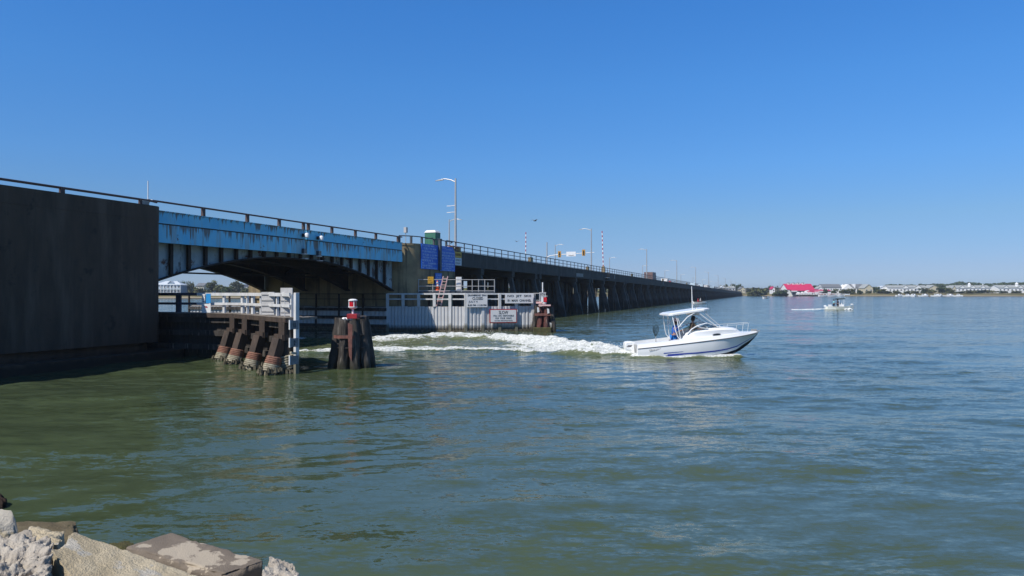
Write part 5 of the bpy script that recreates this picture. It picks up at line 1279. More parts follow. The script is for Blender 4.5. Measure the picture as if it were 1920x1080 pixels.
person('person in a white shirt seated in the small boat by the bridge', (p0.x + 2.0, 207.2, -0.15), 0.2, cloth('white_shirt', (0.7, 0.7, 0.7)), cloth('tan_trousers', (0.3, 0.26, 0.2)), mat('white_cap', (0.7, 0.7, 0.7), rough=0.8), ((.3, .2, 1.2), (.3, -.2, 1.2)), sit=True)
p1 = at(1431, 385); o = thing('skiff', 'tiny white motorboat far off near the red bushes shore', 'boat', (p1.x, 385, 0.0), math.radians(20)); o['label'] = 'tiny white motorboat far out between the bridge end and the red roof'
skiff_parts(o, 3.4, 1.6, 0.7, MT['gel'])
m = MB(); m.box(1.3, 2.2, -0.4, 0.4, 0.3, 1.25); m.build('console', MT['rubrail'], o)
# birds
def bird(label, px, py, Y, sp, rz, mt):
    o = thing('gull', label, 'bird', at(px, Y, zpix(py, Y)), rz, 'birds over the bridge'); m = MB()
    m.tube([(-0.22, 0, 0), (0, 0, 0.01), (0.16, 0, 0.02), (0.24, 0, 0.02)], [0.02, 0.07, 0.05, 0.015], 8); m.build('body', mt, o, True)
    for sgn in (1, -1):
        m = MB(); m.add([(0.08, sgn * .05, .03), (-0.08, sgn * .05, .03), (-0.06, sgn * sp * .55, .16), (0.06, sgn * sp * .55, .17), (-0.12, sgn * sp, .10), (-0.08, sgn * sp, .105)], [(0, 1, 2, 3), (3, 2, 4, 5)])
        q = m.build('wing', mt, o); s_ = q.modifiers.new('solid', 'SOLIDIFY'); s_.thickness = 0.012
MT['gull'] = mat('gull_grey', (0.16, 0.16, 0.17), rough=0.8)
bird('dark gull gliding above the striped barrier left of the second lamp', 1003, 414, 85, 0.7, 0.6, MT['gull'])
bird('tiny gull flying just left of the far barrier arm', 969, 453, 120, 0.6, 2.0, MT['gull'])
# ------------------------------------------------------------------ far shore
SH = [(-1500, 330), (-420, 352), (-260, 372), (-186, 385), (-130, 392), (-85, 420), (-30, 480), (60, 540), (140, 588), (190, 628), (202, 641), (222, 628), (260, 600), (300, 588), (350, 578), (405, 570), (520, 566), (1600, 560)]
def shore_y(x): return float(np.interp(x, [p[0] for p in SH], [p[1] for p in SH]))
prof = [(-6, -1.5), (0, -0.05), (3, 0.25), (9, 0.7), (16, 1.4), (28, 2.0), (45, 2.4), (90, 2.7), (200, 3.0), (700, 3.2), (2200, 3.4)]
bx = np.unique(np.concatenate([np.linspace(-1500, -420, 12), np.arange(-420, 560, 6.0), np.linspace(560, 1600, 20)]))
m = MB(); vs = []
for x in bx:
    y0 = shore_y(x) + 3 * (float(fbm(np.array([x * 0.03]), np.array([1.0]))[0]) - 0.5)
    for d, z in prof:
        zz = z * (0.75 + 0.5 * float(fbm(np.array([x * 0.02]), np.array([d * 0.03]))[0])) if z > 0.3 else z
        vs.append((x, y0 + d, zz))
npf = len(prof); m.add(vs, [(i * npf + j, (i + 1) * npf + j, (i + 1) * npf + j + 1, i * npf + j + 1) for i in range(len(bx) - 1) for j in range(npf - 1)])
def land_mat():
    mm = bpy.data.materials.new('shore_ground'); mm.use_nodes = True; t = mm.node_tree; b = t.nodes['Principled BSDF']; b.inputs['Roughness'].default_value = 0.95; b.inputs['Specular IOR Level'].default_value = 0.1
    co = N(t, 'ShaderNodeTexCoord').outputs['Object']; sx = N(t, 'ShaderNodeSeparateXYZ'); t.links.new(co, sx.inputs[0])
    z = math_(t, 'ADD', sx.outputs['Z'], math_(t, 'MULTIPLY', math_(t, 'SUBTRACT', noise(t, co, 0.08, 5), 0.5), 1.6))
    grass = mixc(t, ramp(t, noise(t, co, 0.05, 5, 0.65, (1, 0.6, 1)), 0.35, 0.62), (0.10, 0.095, 0.035), (0.17, 0.145, 0.07))
    sand = mixc(t, noise(t, co, 0.3, 4), (0.36, 0.30, 0.20), (0.24, 0.20, 0.13))
    c = mixc(t, ramp(t, z, 0.6, 1.1), sand, grass); c = mixc(t, math_(t, 'SUBTRACT', 1.0, ramp(t, sx.outputs['Z'], 0.12, 0.3)), c, (0.07, 0.06, 0.05))
    t.links.new(c, b.inputs['Base Color']); return mm
o = m.build('shore', land_mat(), None, True); tag(o, kind='structure')
def gz(x, d): return float(np.interp(d, [p[0] for p in prof], [p[1] for p in prof])) * 0.95

# trees
MT['leaf'] = mat('dark_foliage', (0.05, 0.075, 0.03), (0.085, 0.11, 0.04), 0.25, 0.8)
MT['leaf2'] = mat('olive_foliage', (0.10, 0.115, 0.045), (0.16, 0.155, 0.065), 0.25, 0.8)
MT['leaf3'] = mat('dull_grey_green_foliage', (0.11, 0.125, 0.075), (0.17, 0.165, 0.11), 0.3, 0.8)
MT['bark'] = mat('bark', (0.09, 0.07, 0.055), (0.05, 0.04, 0.03), 2, 0.9)
MT['bark2'] = mat('pale_bark', (0.22, 0.19, 0.15), (0.15, 0.13, 0.1), 2, 0.9)
for q in ('leaf', 'leaf2', 'leaf3'):
    MT[q].node_tree.nodes['Principled BSDF'].inputs['Specular IOR Level'].default_value = 0.15
def crown_mesh(seed, n, lobes, leaf, squash=1.0):
    """unit crown: height 1, width about 1, made of leaf clumps"""
    r = random.Random(seed); m = MB()
    L = [(r.uniform(-.28, .28), r.uniform(-.28, .28), r.uniform(.32, .82), r.uniform(.16, .27)) for _ in range(lobes)] + [(0, 0, .55, .3)]
    for i in range(n):
        x0, y0, z0, rr = r.choice(L)
        d = Vector((r.gauss(0, 1), r.gauss(0, 1), r.gauss(0, 0.8))).normalized() * rr * (r.random() ** 0.35)
        c = Vector((x0, y0, z0)) + d
        a = Vector((r.gauss(0, 1), r.gauss(0, 1), r.gauss(0, 0.6))).normalized(); b_ = a.cross(Vector((r.gauss(0, 1), r.gauss(0, 1), r.gauss(0, 1)))).normalized()
        s = leaf * r.uniform(.6, 1.3); a *= s; b_ *= s * 0.8
        m.add([c - a - b_ * .4, c + a * .3 - b_, c + a + b_ * .3, c - a * .2 + b_], [(0, 1, 2, 3)])
    return m.mesh('crown')
def limb_mesh(seed, bare=0.0):
    r = random.Random(seed); m = MB()
    m.tube([(0, 0, -0.05), (0.01, 0.0, 0.25), (r.uniform(-.04, .04), 0, 0.6)], [0.035, 0.026, 0.014], 6)
    for k in range(6):
        a = r.uniform(0, 6.28); z = r.uniform(.22, .5); e = r.uniform(.18, .34)
        m.tube([(0.01, 0, z), (math.cos(a) * e * .5, math.sin(a) * e * .5, z + e * .5), (math.cos(a) * e, math.sin(a) * e, z + e * .9)], [0.014, 0.009, 0.004], 5)
    return m.mesh('trunk')
CR = {}
def crown(kind, var):
    k = (kind, var)
    if k not in CR:
        sd = {'round': 10, 'bush': 30, 'pine': 50, 'thin': 70}[kind] + var
        n, lo_, lf = {'round': (620, 9, 0.062), 'bush': (520, 8, 0.075), 'pine': (480, 7, 0.055), 'thin': (300, 10, 0.045)}[kind]
        CR[k] = crown_mesh(sd, n, lo_, lf)
        CR[('l',) + k] = limb_mesh(sd)
    return CR[k], CR[('l',) + k]
def tree(label, px, Y, top_py, wpx, kind, var, mt, group, name='tree', z0=None, bark='bark'):
    x = (px - 960) / F * Y; d = Y - shore_y(x); z = gz(x, d) if z0 is None else z0
    h = zpix(top_py, Y) - z; wd = wpx * Y / F
    o = thing(name, label, 'tree' if name != 'bush' else 'bush', (x, Y, z - 0.1), (px * 7.3) % 6.28, group)
    cm, lm = crown(kind, var)
    c = link('crown', cm.copy() if False else cm, o); c.scale = (wd * 1.25, wd * 1.25, h * 1.05)
    if kind == 'bush': c.location = (0, 0, -0.15 * h); c.scale = (wd * 1.25, wd * 1.25, h * 1.18)
    t_ = link('trunk', lm, o); t_.scale = (h * 0.8, h * 0.8, h)
    for oo, mm in ((c, mt), (t_, bark)):
        if not oo.data.materials: oo.data.materials.append(MT[mm])
        oo.material_slots[0].link = 'OBJECT'; oo.material_slots[0].material = MT[mm]
    return o
GT = 'trees on the shore seen under the bridge'
tree('dark tree close beside the white balconied house under the span', 343, 425, 526, 16, 'round', 0, 'leaf', GT)
tree('grey half bare tree right of the dark tree under the span', 351, 418, 527, 13, 'thin', 0, 'leaf3', GT, bark='bark2')
tree('tall narrow olive tree in the opening under the span', 360, 420, 525, 12, 'pine', 0, 'leaf2', GT)
tree('large round tree in the middle of the opening under the span', 402, 425, 526, 27, 'round', 1, 'leaf2', GT)
tree('feathery pale tree at the right of the opening under the span', 441, 420, 524, 26, 'round', 2, 'leaf3', GT)
tree('low dark bush between the two large trees under the span', 424, 415, 538, 22, 'bush', 0, 'leaf', GT, 'bush')
tree('low olive bush left of the large round tree under the span', 382, 412, 539, 26, 'bush', 1, 'leaf2', GT, 'bush')
tree('low olive bush right of the feathery tree under the span', 462, 412, 539, 24, 'bush', 0, 'leaf2', GT, 'bush')
tree('thin tree beside the tan far pier under the span', 478, 425, 533, 14, 'thin', 1, 'leaf3', GT)
tree('round dark tree hidden among the houses left under the span', 325, 440, 532, 20, 'round', 3, 'leaf', GT)
GB = 'trees at the far end of the bridge'
for i, (px, tp, wp, kd, mt_, lab) in enumerate([(1352, 534, 16, 'pine', 'leaf', 'leftmost tree of the clump behind the end of the viaduct'), (1362, 533, 14, 'round', 'leaf', 'second tree of the clump behind the end of the viaduct'), (1372, 532, 14, 'pine', 'leaf', 'tallest tree of the clump behind the end of the viaduct'), (1382, 532, 14, 'round', 'leaf', 'fourth tree of the clump behind the end of the viaduct'), (1392, 536, 12, 'round', 'leaf2', 'rightmost smaller tree of the clump behind the end of the viaduct'), (1405, 540, 14, 'bush', 'leaf3', 'pale bush right of the clump behind the end of the viaduct')]):
    tree(lab, px, 700 + 9 * i, tp, wp, kd, i % 3, mt_, GB)
GR = 'bushes and trees round the red roofed building'
tree('large round olive bush on the bank right of the bridge end', 1420, 622, 539, 27, 'bush', 2, 'leaf2', GR, 'bush')
tree('low bush trailing right from the round olive bush', 1410, 616, 545, 18, 'bush', 1, 'leaf2', GR, 'bush')
tree('dark bush right beside the large olive bush', 1431, 640, 543, 16, 'bush', 0, 'leaf', GR, 'bush')
tree('round dark green bush left of the red roofed building', 1462, 604, 542, 26, 'bush', 1, 'leaf', GR, 'bush')
tree('grey tree behind the round dark green bush', 1446, 700, 536, 18, 'round', 1, 'leaf3', GR)
tree('dim tree left of the grey tree on the skyline', 1434, 760, 540, 18, 'round', 2, 'leaf3', GR)
tree('tree on the skyline right of the red roof', 1533, 700, 535, 16, 'round', 0, 'leaf', GR)
tree('dark bush between the red roofed building and the first townhouses', 1547, 612, 541, 8, 'bush', 2, 'leaf', GR, 'bush')
GS = 'shrubs along the far bank'
r = random.Random(21); k = 0
sh_lab = ['under the first grey roofed row', 'below the right end of the first grey roofed row', 'at the foot of the white gable', 'below the white gabled row', 'left of the beige gable house', 'in front of the beige gable house', 'right of the beige gable house', 'high on the bank right of the beige house', 'left of the long white row', 'below the left end of the long white row', 'below the middle of the long white row', 'below the right end of the long white row', 'right of the long white row', 'in the gap before the second white row', 'left end of the gap by the marina', 'by the second white row gable', 'below the left of the second white row', 'below the middle of the second white row', 'below the right of the second white row', 'between the last two white rows', 'below the last white row', 'at the right edge of the bank']
for px, tp, wp in ((1563, 542, 12), (1577, 543, 10), (1586, 542, 12), (1598, 541, 15), (1613, 543, 12), (1628, 545, 10), (1645, 538, 14), (1651, 541, 18), (1664, 545, 12), (1682, 545, 14), (1700, 545, 13), (1714, 545, 14), (1733, 540, 16), (1747, 541, 14), (1768, 538, 22), (1781, 540, 14), (1800, 545, 14), (1820, 544, 18), (1838, 544, 20), (1858, 543, 20), (1880, 545, 14), (1906, 545, 18)):
    tree(('olive' if k % 2 else 'dark green') + ' shrub ' + sh_lab[k], px, 612 + r.uniform(-4, 14), tp, wp, 'bush', k % 3, 'leaf2' if k % 2 else 'leaf', GS, 'bush'); k += 1
# woods behind the houses: one mass each
def wood(label, px0, px1, Y, tops, seed, mt_):
    r = random.Random(seed); m = MB(); n = int((px1 - px0) * 26)
    nx_ = np.arange(px0 - 2, px1 + 3, 0.5); nt_ = np.interp(nx_, [t[0] for t in tops], [t[1] for t in tops]) + 4.4 * (fbm(nx_ * 0.11, np.full_like(nx_, seed), oct=3) - 0.5)
    for i in range(n):
        px = r.uniform(px0, px1); yy = Y + r.uniform(-25, 25); tp = float(np.interp(px, nx_, nt_))
        zt = zpix(tp, yy); z = 1.5 + (zt - 1.5) * (r.random() ** 0.55); c = Vector(((px - 960) / F * yy, yy, z))
        a = Vector((r.gauss(0, 1), r.gauss(0, 1), r.gauss(0, .7))).normalized(); b_ = a.cross(Vector((r.gauss(0, 1), r.gauss(0, 1), r.gauss(0, 1)))).normalized(); s = r.uniform(.5, 1.1); a *= s; b_ *= s
        m.add([c - a - b_ * .4, c + a * .3 - b_, c + a + b_ * .3, c - a * .2 + b_], [(0, 1, 2, 3)])
    o = m.build('woodland', MT[mt_]); tag(o, label, 'woodland', None, 'stuff')
wood('distant dark wood on the skyline behind the white rows at right', 1660, 1935, 900, [(1660, 535), (1672, 533), (1700, 534), (1745, 533), (1783, 533), (1790, 530), (1800, 528), (1825, 530), (1860, 532), (1880, 530), (1935, 530)], 3, 'leaf')
wood('low hazy wood on the skyline behind the red roof and first rows', 1395, 1665, 950, [(1395, 540), (1430, 541), (1470, 540), (1525, 536), (1540, 537), (1560, 541), (1665, 538)], 4, 'leaf3')
wood('low scrub along the shore seen through the bridge piles', 280, 1000, 520, [(280, 538), (470, 539), (520, 541), (700, 541), (1000, 542)], 5, 'leaf2')
wood('scrub on the shore beyond the viaduct', 1000, 1360, 690, [(1000, 543), (1200, 543), (1360, 541)], 6, 'leaf2')

# houses
MT['siding_white'] = mat('white_house_siding', (0.86, 0.86, 0.84), (0.82, 0.82, 0.80), 0.5, 0.7)
MT['siding_beige'] = mat('beige_house_siding', (0.60, 0.54, 0.38), (0.55, 0.49, 0.35), 0.5, 0.7)
MT['siding_blue'] = mat('grey_blue_house_siding', (0.30, 0.38, 0.45), (0.25, 0.32, 0.38), 0.5, 0.7)
MT['roof_grey'] = mat('grey_shingle_roof', (0.14, 0.15, 0.165), (0.19, 0.195, 0.205), 0.5, 0.85)
MT['roof_pale'] = mat('pale_grey_roof', (0.36, 0.38, 0.37), (0.32, 0.335, 0.33), 0.5, 0.8)
MT['roof_metal'] = mat('white_metal_roof', (0.66, 0.70, 0.73), (0.60, 0.64, 0.67), 0.5, 0.4)
MT['roof_red'] = mat('crimson_metal_roof', (0.58, 0.03, 0.11), (0.52, 0.027, 0.095), 0.4, 0.5)
def house(label, px0, px1, Y, base_py, eave_py, ridge_py, depth, wall, roof, nwin=4, gable_end=False, floors=1, rz=0.0, cat='house', name='house', z0=None, hip=0.0):
    x0, x1 = (px0 - 960) / F * Y, (px1 - 960) / F * Y; L = x1 - x0
    zb = zpix(base_py, Y) if z0 is None else z0; ze = zpix(eave_py, Y); zr = zpix(ridge_py, Y)
    o = thing(name, label, cat, ((x0 + x1) / 2, Y, zb), rz); H = ze - zb; R = zr - ze
    m = MB()
    if gable_end:   # gable faces the water
        m.extr([(-L / 2, -2), (L / 2, -2), (L / 2, H), (0, H + R), (-L / 2, H)], 0, depth); m.build('wall', MT[wall], o)
        m = MB()
        for sg in (1, -1): m.extr([(0, H + R + 0.02), (sg * (L / 2 + 0.4), H - 0.25), (sg * (L / 2 + 0.4), H - 0.02), (0, H + R + 0.28)], -0.35, depth + 0.3)
        m.build('roof', MT[roof], o)
    else:
        m.box(-L / 2, L / 2, 0, depth, -2, H); m.extr([(-L / 2 + .01, H), (-L / 2 + .02, H), (-L / 2 + .02, H + .01)], 0, depth)
        for sg in (-1, 1): m.add([(sg * L / 2, 0, H), (sg * L / 2, depth, H), (sg * (L / 2 - hip), depth / 2, H + R)], [(0, 1, 2)]) if hip == 0 else None
        m.build('wall', MT[wall], o)
        m = MB(); e = 0.4; l2 = L / 2 + 0.3
        a, b, c, d = (-l2, -e, H - 0.1), (l2, -e, H - 0.1), (l2 - hip, depth / 2, H + R), (-l2 + hip, depth / 2, H + R)
        a2, b2 = (-l2, depth + e, H - 0.1), (l2, depth + e, H - 0.1)
        up = lambda p: (p[0], p[1], p[2] + 0.22)
        m.hexa([a, b, c, d, up(a), up(b), up(c), up(d)]); m.hexa([d, c, b2, a2, up(d), up(c), up(b2), up(a2)])
        if hip: m.add([a, d, a2], [(0, 1, 2)]); m.add([b, c, b2], [(0, 1, 2)])
        m.build('roof', MT[roof], o)
    for f in range(floors):
        zc = H * (f + 0.5) / floors; hh = min(0.55, H / floors * 0.25)
        for k in range(nwin):
            x = -L / 2 + L * (k + 0.5) / nwin
            wv = min(0.6, L / nwin * 0.22)
            m = MB(); m.box(-wv - .12, wv + .12, -0.09, 0, -hh - .12, hh + .12); q = m.build('window', MT['siding_white'], o, loc=(x, -0.003, zc))
            m = MB(); m.box(-wv, wv, -0.11, -0.092, -hh, hh); m.build('pane', MT['glass_dark'], q)
    return o
def dormer(o, x, z, w_, h_, y=-0.5, wall='siding_white', roof='roof_pale', dp=3):
    m = MB(); m.extr([(-w_ / 2, 0), (w_ / 2, 0), (w_ / 2, h_ * .4), (0, h_), (-w_ / 2, h_ * .4)], 0, dp); m.build('dormer', MT[wall], o, loc=(x, y, z))
    m = MB()
    for sg in (1, -1): m.extr([(0, h_ + .02), (sg * (w_ / 2 + .25), h_ * .3), (sg * (w_ / 2 + .25), h_ * .3 + .2), (0, h_ + .25)], -0.25, dp)
    m.build('dormer_roof', MT[roof], o, loc=(x, y, z))
# under the span
h = house('pale blue house with white roof and balconies seen under the span', 292, 338, 405, 551, 534, 527.5, 12, 'siding_blue', 'roof_metal', 7, floors=2, rz=0.12, hip=4)
m = MB()
for z in (0.2, 2.5): m.box(-6.9, 6.9, -1.6, -0.15, z, z + 0.12); m.box(-6.9, 6.9, -1.62, -1.55, z + 0.75, z + 0.85)
for x in np.linspace(-6.8, 6.8, 9): m.box(x - .1, x + .1, -1.6, -1.4, 0, 4.9)
m.build('balcony', MT['siding_white'], h); dormer(h, 1.2, 5.0, 3.0, 2.0, 0.5, 'siding_blue', 'roof_metal')
house('grey roofed house between the trees under the span', 368, 382, 450, 545, 536, 531, 9, 'siding_beige', 'roof_grey', 3)
house('white roofed house left of the large round tree under the span', 379, 396, 460, 545, 538, 533, 9, 'siding_white', 'roof_metal', 3, rz=0.1)
house('blue grey house right of the feathery tree under the span', 448, 462, 455, 546, 540, 534, 9, 'siding_blue', 'roof_grey', 3, True)
house('small white house by the tan far pier under the span', 458, 474, 440, 548, 543, 539, 8, 'siding_white', 'roof_pale', 3)
house('low pale house far beyond the piles of the viaduct', 880, 915, 560, 546, 540, 536, 9, 'siding_white', 'roof_pale', 4)
house('white house far beyond the piles right of the low pale house', 930, 960, 570, 546, 538, 533, 9, 'siding_white', 'roof_grey', 4)
house('beige house seen through the piles near the rust red cluster', 1060, 1092, 600, 546, 539, 535, 9, 'siding_beige', 'roof_grey', 4)
house('white house behind the far end of the bridge', 1350, 1362, 690, 545, 541, 536, 9, 'siding_white', 'roof_metal', 2, True)
house('pale long house behind the far end of the bridge', 1360, 1378, 705, 545, 540, 536.5, 9, 'siding_white', 'roof_pale', 3)
house('tan house by the trees right of the bridge end', 1388, 1397, 680, 548, 542, 538, 8, 'siding_beige', 'roof_grey', 2, True)
# red roofed building
YR = 618
rr = house('large building with a steep crimson roof and cupolas on the far shore', 1476, 1527, YR, 549, 543.0, 532.5, 16, 'siding_white', 'roof_red', 0, cat='restaurant', name='restaurant', z0=1.6)
q = YR / F
def rl(px, py): return ((px - 1501.5) * q, zpix(py, YR) - 1.6)
for px in (1485, 1494.5, 1503, 1512.5):
    x, z = rl(px, 532.8); m = MB(); m.box(-1.3, 1.3, -1.3, 1.3, 0, 0.9); c_ = m.build('cupola', MT['siding_white'], rr, loc=(x, 8, z - 0.2))
    m = MB(); m.lathe([(1.9, 0.9), (1.2, 1.3), (0.02, 1.7)], n=4); m.build('cupola_roof', MT['roof_grey'], c_)
m = MB(); m.tube([(rl(1503.5, 0)[0], 8, 7), (rl(1503.5, 0)[0], 8, zpix(523, YR))], 0.06, 5); m.build('mast', MT['galv'], rr)
for px, py in ((1488, 539), (1512, 539)):   # white curved marks of the roof
    x, z = rl(px, py); m = MB()
    pts = [(-2.4, 1.9), (-1.6, 1.0), (-0.8, 0.35), (1.2, 0.3), (1.9, 0.75), (1.4, -0.05), (-0.4, -0.15), (-1.5, 0.15)]
    m.extr(pts, -0.05, 0.05); o_ = m.build('roof_emblem', MT['siding_white'], rr, loc=(x, 0, 0)); R_, D_ = rl(0, 532.5)[1] - rl(0, 543)[1], 8.0
    t_ = (z - rl(0, 543)[1]) / R_; o_.location = (x, t_ * D_ - 0.15, z + 0.12); o_.rotation_euler = (-math.atan2(D_, R_), 0, 0); o_.scale = (1, 1, 1.2)
m = MB()
a, z = rl(1480, 543.5); b_, z2 = rl(1553, 544.2)
m.hexa([(a, -6, z - 0.9), (b_, -6, z2 - 0.6), (b_, -0.1, z2 + 0.3), (a, -0.1, z + 0.3), (a, -6, z - 0.7), (b_, -6, z2 - 0.4), (b_, -0.1, z2 + 0.5), (a, -0.1, z + 0.5)]); m.build('porch_roof', MT['roof_red'], rr)
m = MB(); a, z = rl(1503, 548); b_, _ = rl(1527, 548); m.hexa([(a, -11, z - .2), (b_, -11, z - .2), (b_, -7, z + .6), (a, -7, z + .6), (a, -11, z), (b_, -11, z), (b_, -7, z + .8), (a, -7, z + .8)]); m.build('awning', MT['roof_red'], rr)
m = MB(); a, z = rl(1504, 549); b_, _ = rl(1526, 549); m.box(a, b_, -11.2, -11.05, z - 0.1, z + 0.35); m.build('white_fascia', MT['white'], rr)
m = MB(); a, _ = rl(1482, 0); b_, _ = rl(1540, 0); m.box(a, b_, -5.6, -5.2, 0, 2.2); m.build('porch_wall', MT['rail_grey'], rr)
m = MB(); a, _ = rl(1541, 0); b_, _ = rl(1552, 0); m.box(a, b_, -5.9, -5.3, 0.2, 3.0); m.build('dark_siding', MT['glass_dark'], rr)
m = MB(); a, z = rl(1478, 546.5); b_, _ = rl(1489, 545); m.box(a, b_, -7, -6.5, z - .2, z + .6); m.build('white_panel', MT['white'], rr)
m = MB(); x, z = rl(1508, 545.5); m.extr([(-1.6, 0), (1.6, 0), (1.6, .5), (0, 1.1), (-1.6, .5)], -6.6, -6.2); m.build('entrance_gable', MT['white'], rr, loc=(x, 0, z - .4))
m = MB(); a, _ = rl(1484, 0); b_, _ = rl(1560, 0); m.box(a, b_, -17, -6, -0.6, -0.35)
for x in np.linspace(a, b_, 26): m.box(x - .15, x + .15, -16.8, -16.5, -2.5, 0.6)
m.build('dock', MT['deck'], rr)
m = MB()
for x in np.linspace(a, b_, 14): m.box(x - 1.0, x + 1.0, -14, -12.2, -0.35, r.choice([0.8, 1.4, 1.9]))
m.build('dock_stall', MT['sign_white'], rr)
m = MB(); a, _ = rl(1487, 0); 
for dx, s_ in ((0, 1), (3.2, 1.1), (6.0, 1.5)): m.extr([(a + dx - 1.3, 0), (a + dx + 1.3, 0), (a + dx + 1.3, 1.0 * s_), (a + dx, 1.9 * s_), (a + dx - 1.3, 1.0 * s_)], -13, -10)
m.build('white_tent', MT['white'], rr)
house('white gabled shed between the red roof and the first townhouses', 1534, 1543, 640, 546, 541, 537.5, 8, 'siding_white', 'roof_pale', 1, True)
house('pink sided small house by the round dark bush left of the red roof', 1448, 1453, 640, 547, 542, 538, 7, 'siding_white', 'roof_red', 1, True)
# town houses
house('first white townhouse row with a plain dark grey roof', 1543, 1578, 650, 546, 539.0, 533, 12, 'siding_white', 'roof_grey', 8)
g = house('white gabled townhouse row with two dark grey roof planes', 1588, 1622, 652, 546, 540.0, 532.8, 12, 'siding_white', 'roof_grey', 6)
m = MB(); Lg = 15.5
m.extr([(-4.6, -2), (4.6, -2), (4.6, 2.3), (0, 6.2), (-4.6, 2.3)], -1.5, 10); m.build('front_gable', MT['siding_white'], g, loc=(-7.6, 0, 0))
m = MB(); m.box(-.3, .3, -0.9, 6, 2.4, 6.4); m.build('party_wall', MT['siding_white'], g, loc=(-1.2, 0, 0))
house('beige gable fronted house at the edge of the bank', 1621, 1637, 640, 548, 540, 533.5, 11, 'siding_beige', 'roof_pale', 2, True)
g = house('long white townhouse row with pale roof right of the beige house', 1666, 1740, 655, 548, 539.4, 535.3, 12, 'siding_white', 'roof_pale', 11)
dormer(g, -2.6, 3.4, 5, 2.8); dormer(g, 8.5, 3.2, 6, 3.1)
house('small white house left of the long white townhouse row', 1650, 1664, 660, 546, 540, 536.5, 9, 'siding_white', 'roof_metal', 2, True)
house('cream gable house at the right end of the long white row', 1743, 1760, 650, 545.5, 539.5, 534.8, 11, 'siding_beige', 'roof_pale', 2, True)
g = house('second white townhouse row with little dormers and a turret', 1788, 1858, 648, 547, 539.8, 535.3, 12, 'siding_white', 'roof_pale', 10)
for x in (-9, 0.5, 9): dormer(g, x, 3.2, 4, 2.3)
m = MB(); m.lathe([(1.2, 2.5), (1.2, 6.3), (1.5, 6.4), (0.02, 8.0)], n=8); m.build('turret', MT['siding_white'], g, loc=(-0.8, 3, 0))
m = MB(); m.lathe([(.5, 2.5), (.5, 6.2), (.02, 7)], n=6); m.build('chimney', MT['siding_white'], g, loc=(12.5, 5, 0))
house('cream end gable on the left of the second white townhouse row', 1786, 1792, 646, 547, 541, 536.0, 11, 'siding_beige', 'roof_pale', 1, True)
g = house('last white townhouse row running out at the right edge', 1872, 1945, 645, 547, 539.6, 534.8, 12, 'siding_white', 'roof_pale', 10)
for x in (-10.5, 2.0): dormer(g, x, 3.2, 4, 2.3)
m = MB(); m.lathe([(1.2, 2.5), (1.2, 6.6), (1.5, 6.7), (0.02, 8.4)], n=8); m.build('turret', MT['siding_white'], g, loc=(1, 3, 0))
house('low pale house between the last two townhouse rows', 1858, 1872, 665, 546, 542, 539, 9, 'siding_white', 'roof_pale', 2)
# poles on the skyline
for i, (px, tp) in enumerate(((1350, 533), (1357, 534), (1372, 532), (1398, 540))):
    o = thing('utility_pole', 'pale utility pole ' + ['at the left of', 'over the white roof in', 'standing in front of', 'at the right of'][i] + ' the tree clump by the bridge end', 'pole', at(px, 660, 1.5)); m = MB(); m.tube([(0, 0, 0), (0, 0, zpix(tp, 660) - 1.5)], [.2, .14], 6); m.build('shaft', MT['galv'], o)
    m = MB(); m.box(-.8, .8, -.06, .06, zpix(tp, 660) - 2.3, zpix(tp, 660) - 2.15); m.build('crossarm', MT['galv'], o)
o = thing('signal_tower', 'thin mast with a dark blue box left of the red roof', 'mast', at(1458, 640, 1.5)); m = MB(); m.tube([(2, 0, 0), (2, 0, zpix(528, 640) - 1.5)], .12, 5); m.build('mast', MT['galv'], o)
m = MB(); m.lathe([(.5, 0), (.6, .8), (.1, 1.0)], (0, 0, zpix(538, 640) - 1.5), 6); m.tube([(0, 0, 0), (0, 0, 5)], .1, 5); m.build('beacon', MT['rail_grey'], o)
# moored boats of the marina
mb_ = thing('moored_boat', 'leftmost white motorboat moored in the far marina', 'boat', at(1680, 580), 0.1, 'boats moored in the far marina')
skiff_parts(mb_, 6.5, 2.3, 0.9, MT['gel']); m = MB(); m.extr([(2.2, .7), (4.6, .9), (4.0, 1.9), (2.4, 2.0)], -.8, .8); m.build('cabin', MT['gel'], mb_); m = MB(); m.box(2.5, 3.9, -.83, .83, 1.3, 1.7); m.build('window', MT['glass_dark'], mb_)
for i, px in enumerate((1693, 1704, 1712, 1722, 1731, 1746, 1753, 1761, 1769, 1778, 1788)):
    dup(mb_, at(px, 578 + (i * 5) % 7), 0.4 * ((i * 7) % 5 - 2), ['second', 'third', 'fourth', 'fifth', 'sixth', 'seventh', 'eighth', 'ninth', 'tenth', 'eleventh', 'rightmost'][i] + ' white motorboat from the left in the far marina')
mb2 = thing('moored_boat', 'white boat pulled up on the bank under the first grey roofed row', 'boat', at(1592, 594, 0.9), 2.9); skiff_parts(mb2, 4.5, 2.0, 1.0, MT['gel'])
for px, lab in ((1535, 'pink and white excursion boat at the dock of the red roofed building'), (1552, 'second pale boat lying right of the red roof dock'), (1571, 'pale blue boat moored behind the canopy boat')):
    o = thing('moored_boat', lab, 'boat', at(px, 586), 0.03); skiff_parts(o, 8.5 if px < 1560 else 5.5, 2.6, 1.0, MT['gel'])
    m = MB(); m.box(1.0, 5.2, -.9, .9, 1.9, 2.1)
    for x in (1.2, 3.0, 5.0): m.box(x - .07, x + .07, -.85, .85, .5, 1.9)
    m.build('canopy', MT['pink_ladder'] if px < 1560 else MT['white'], o)

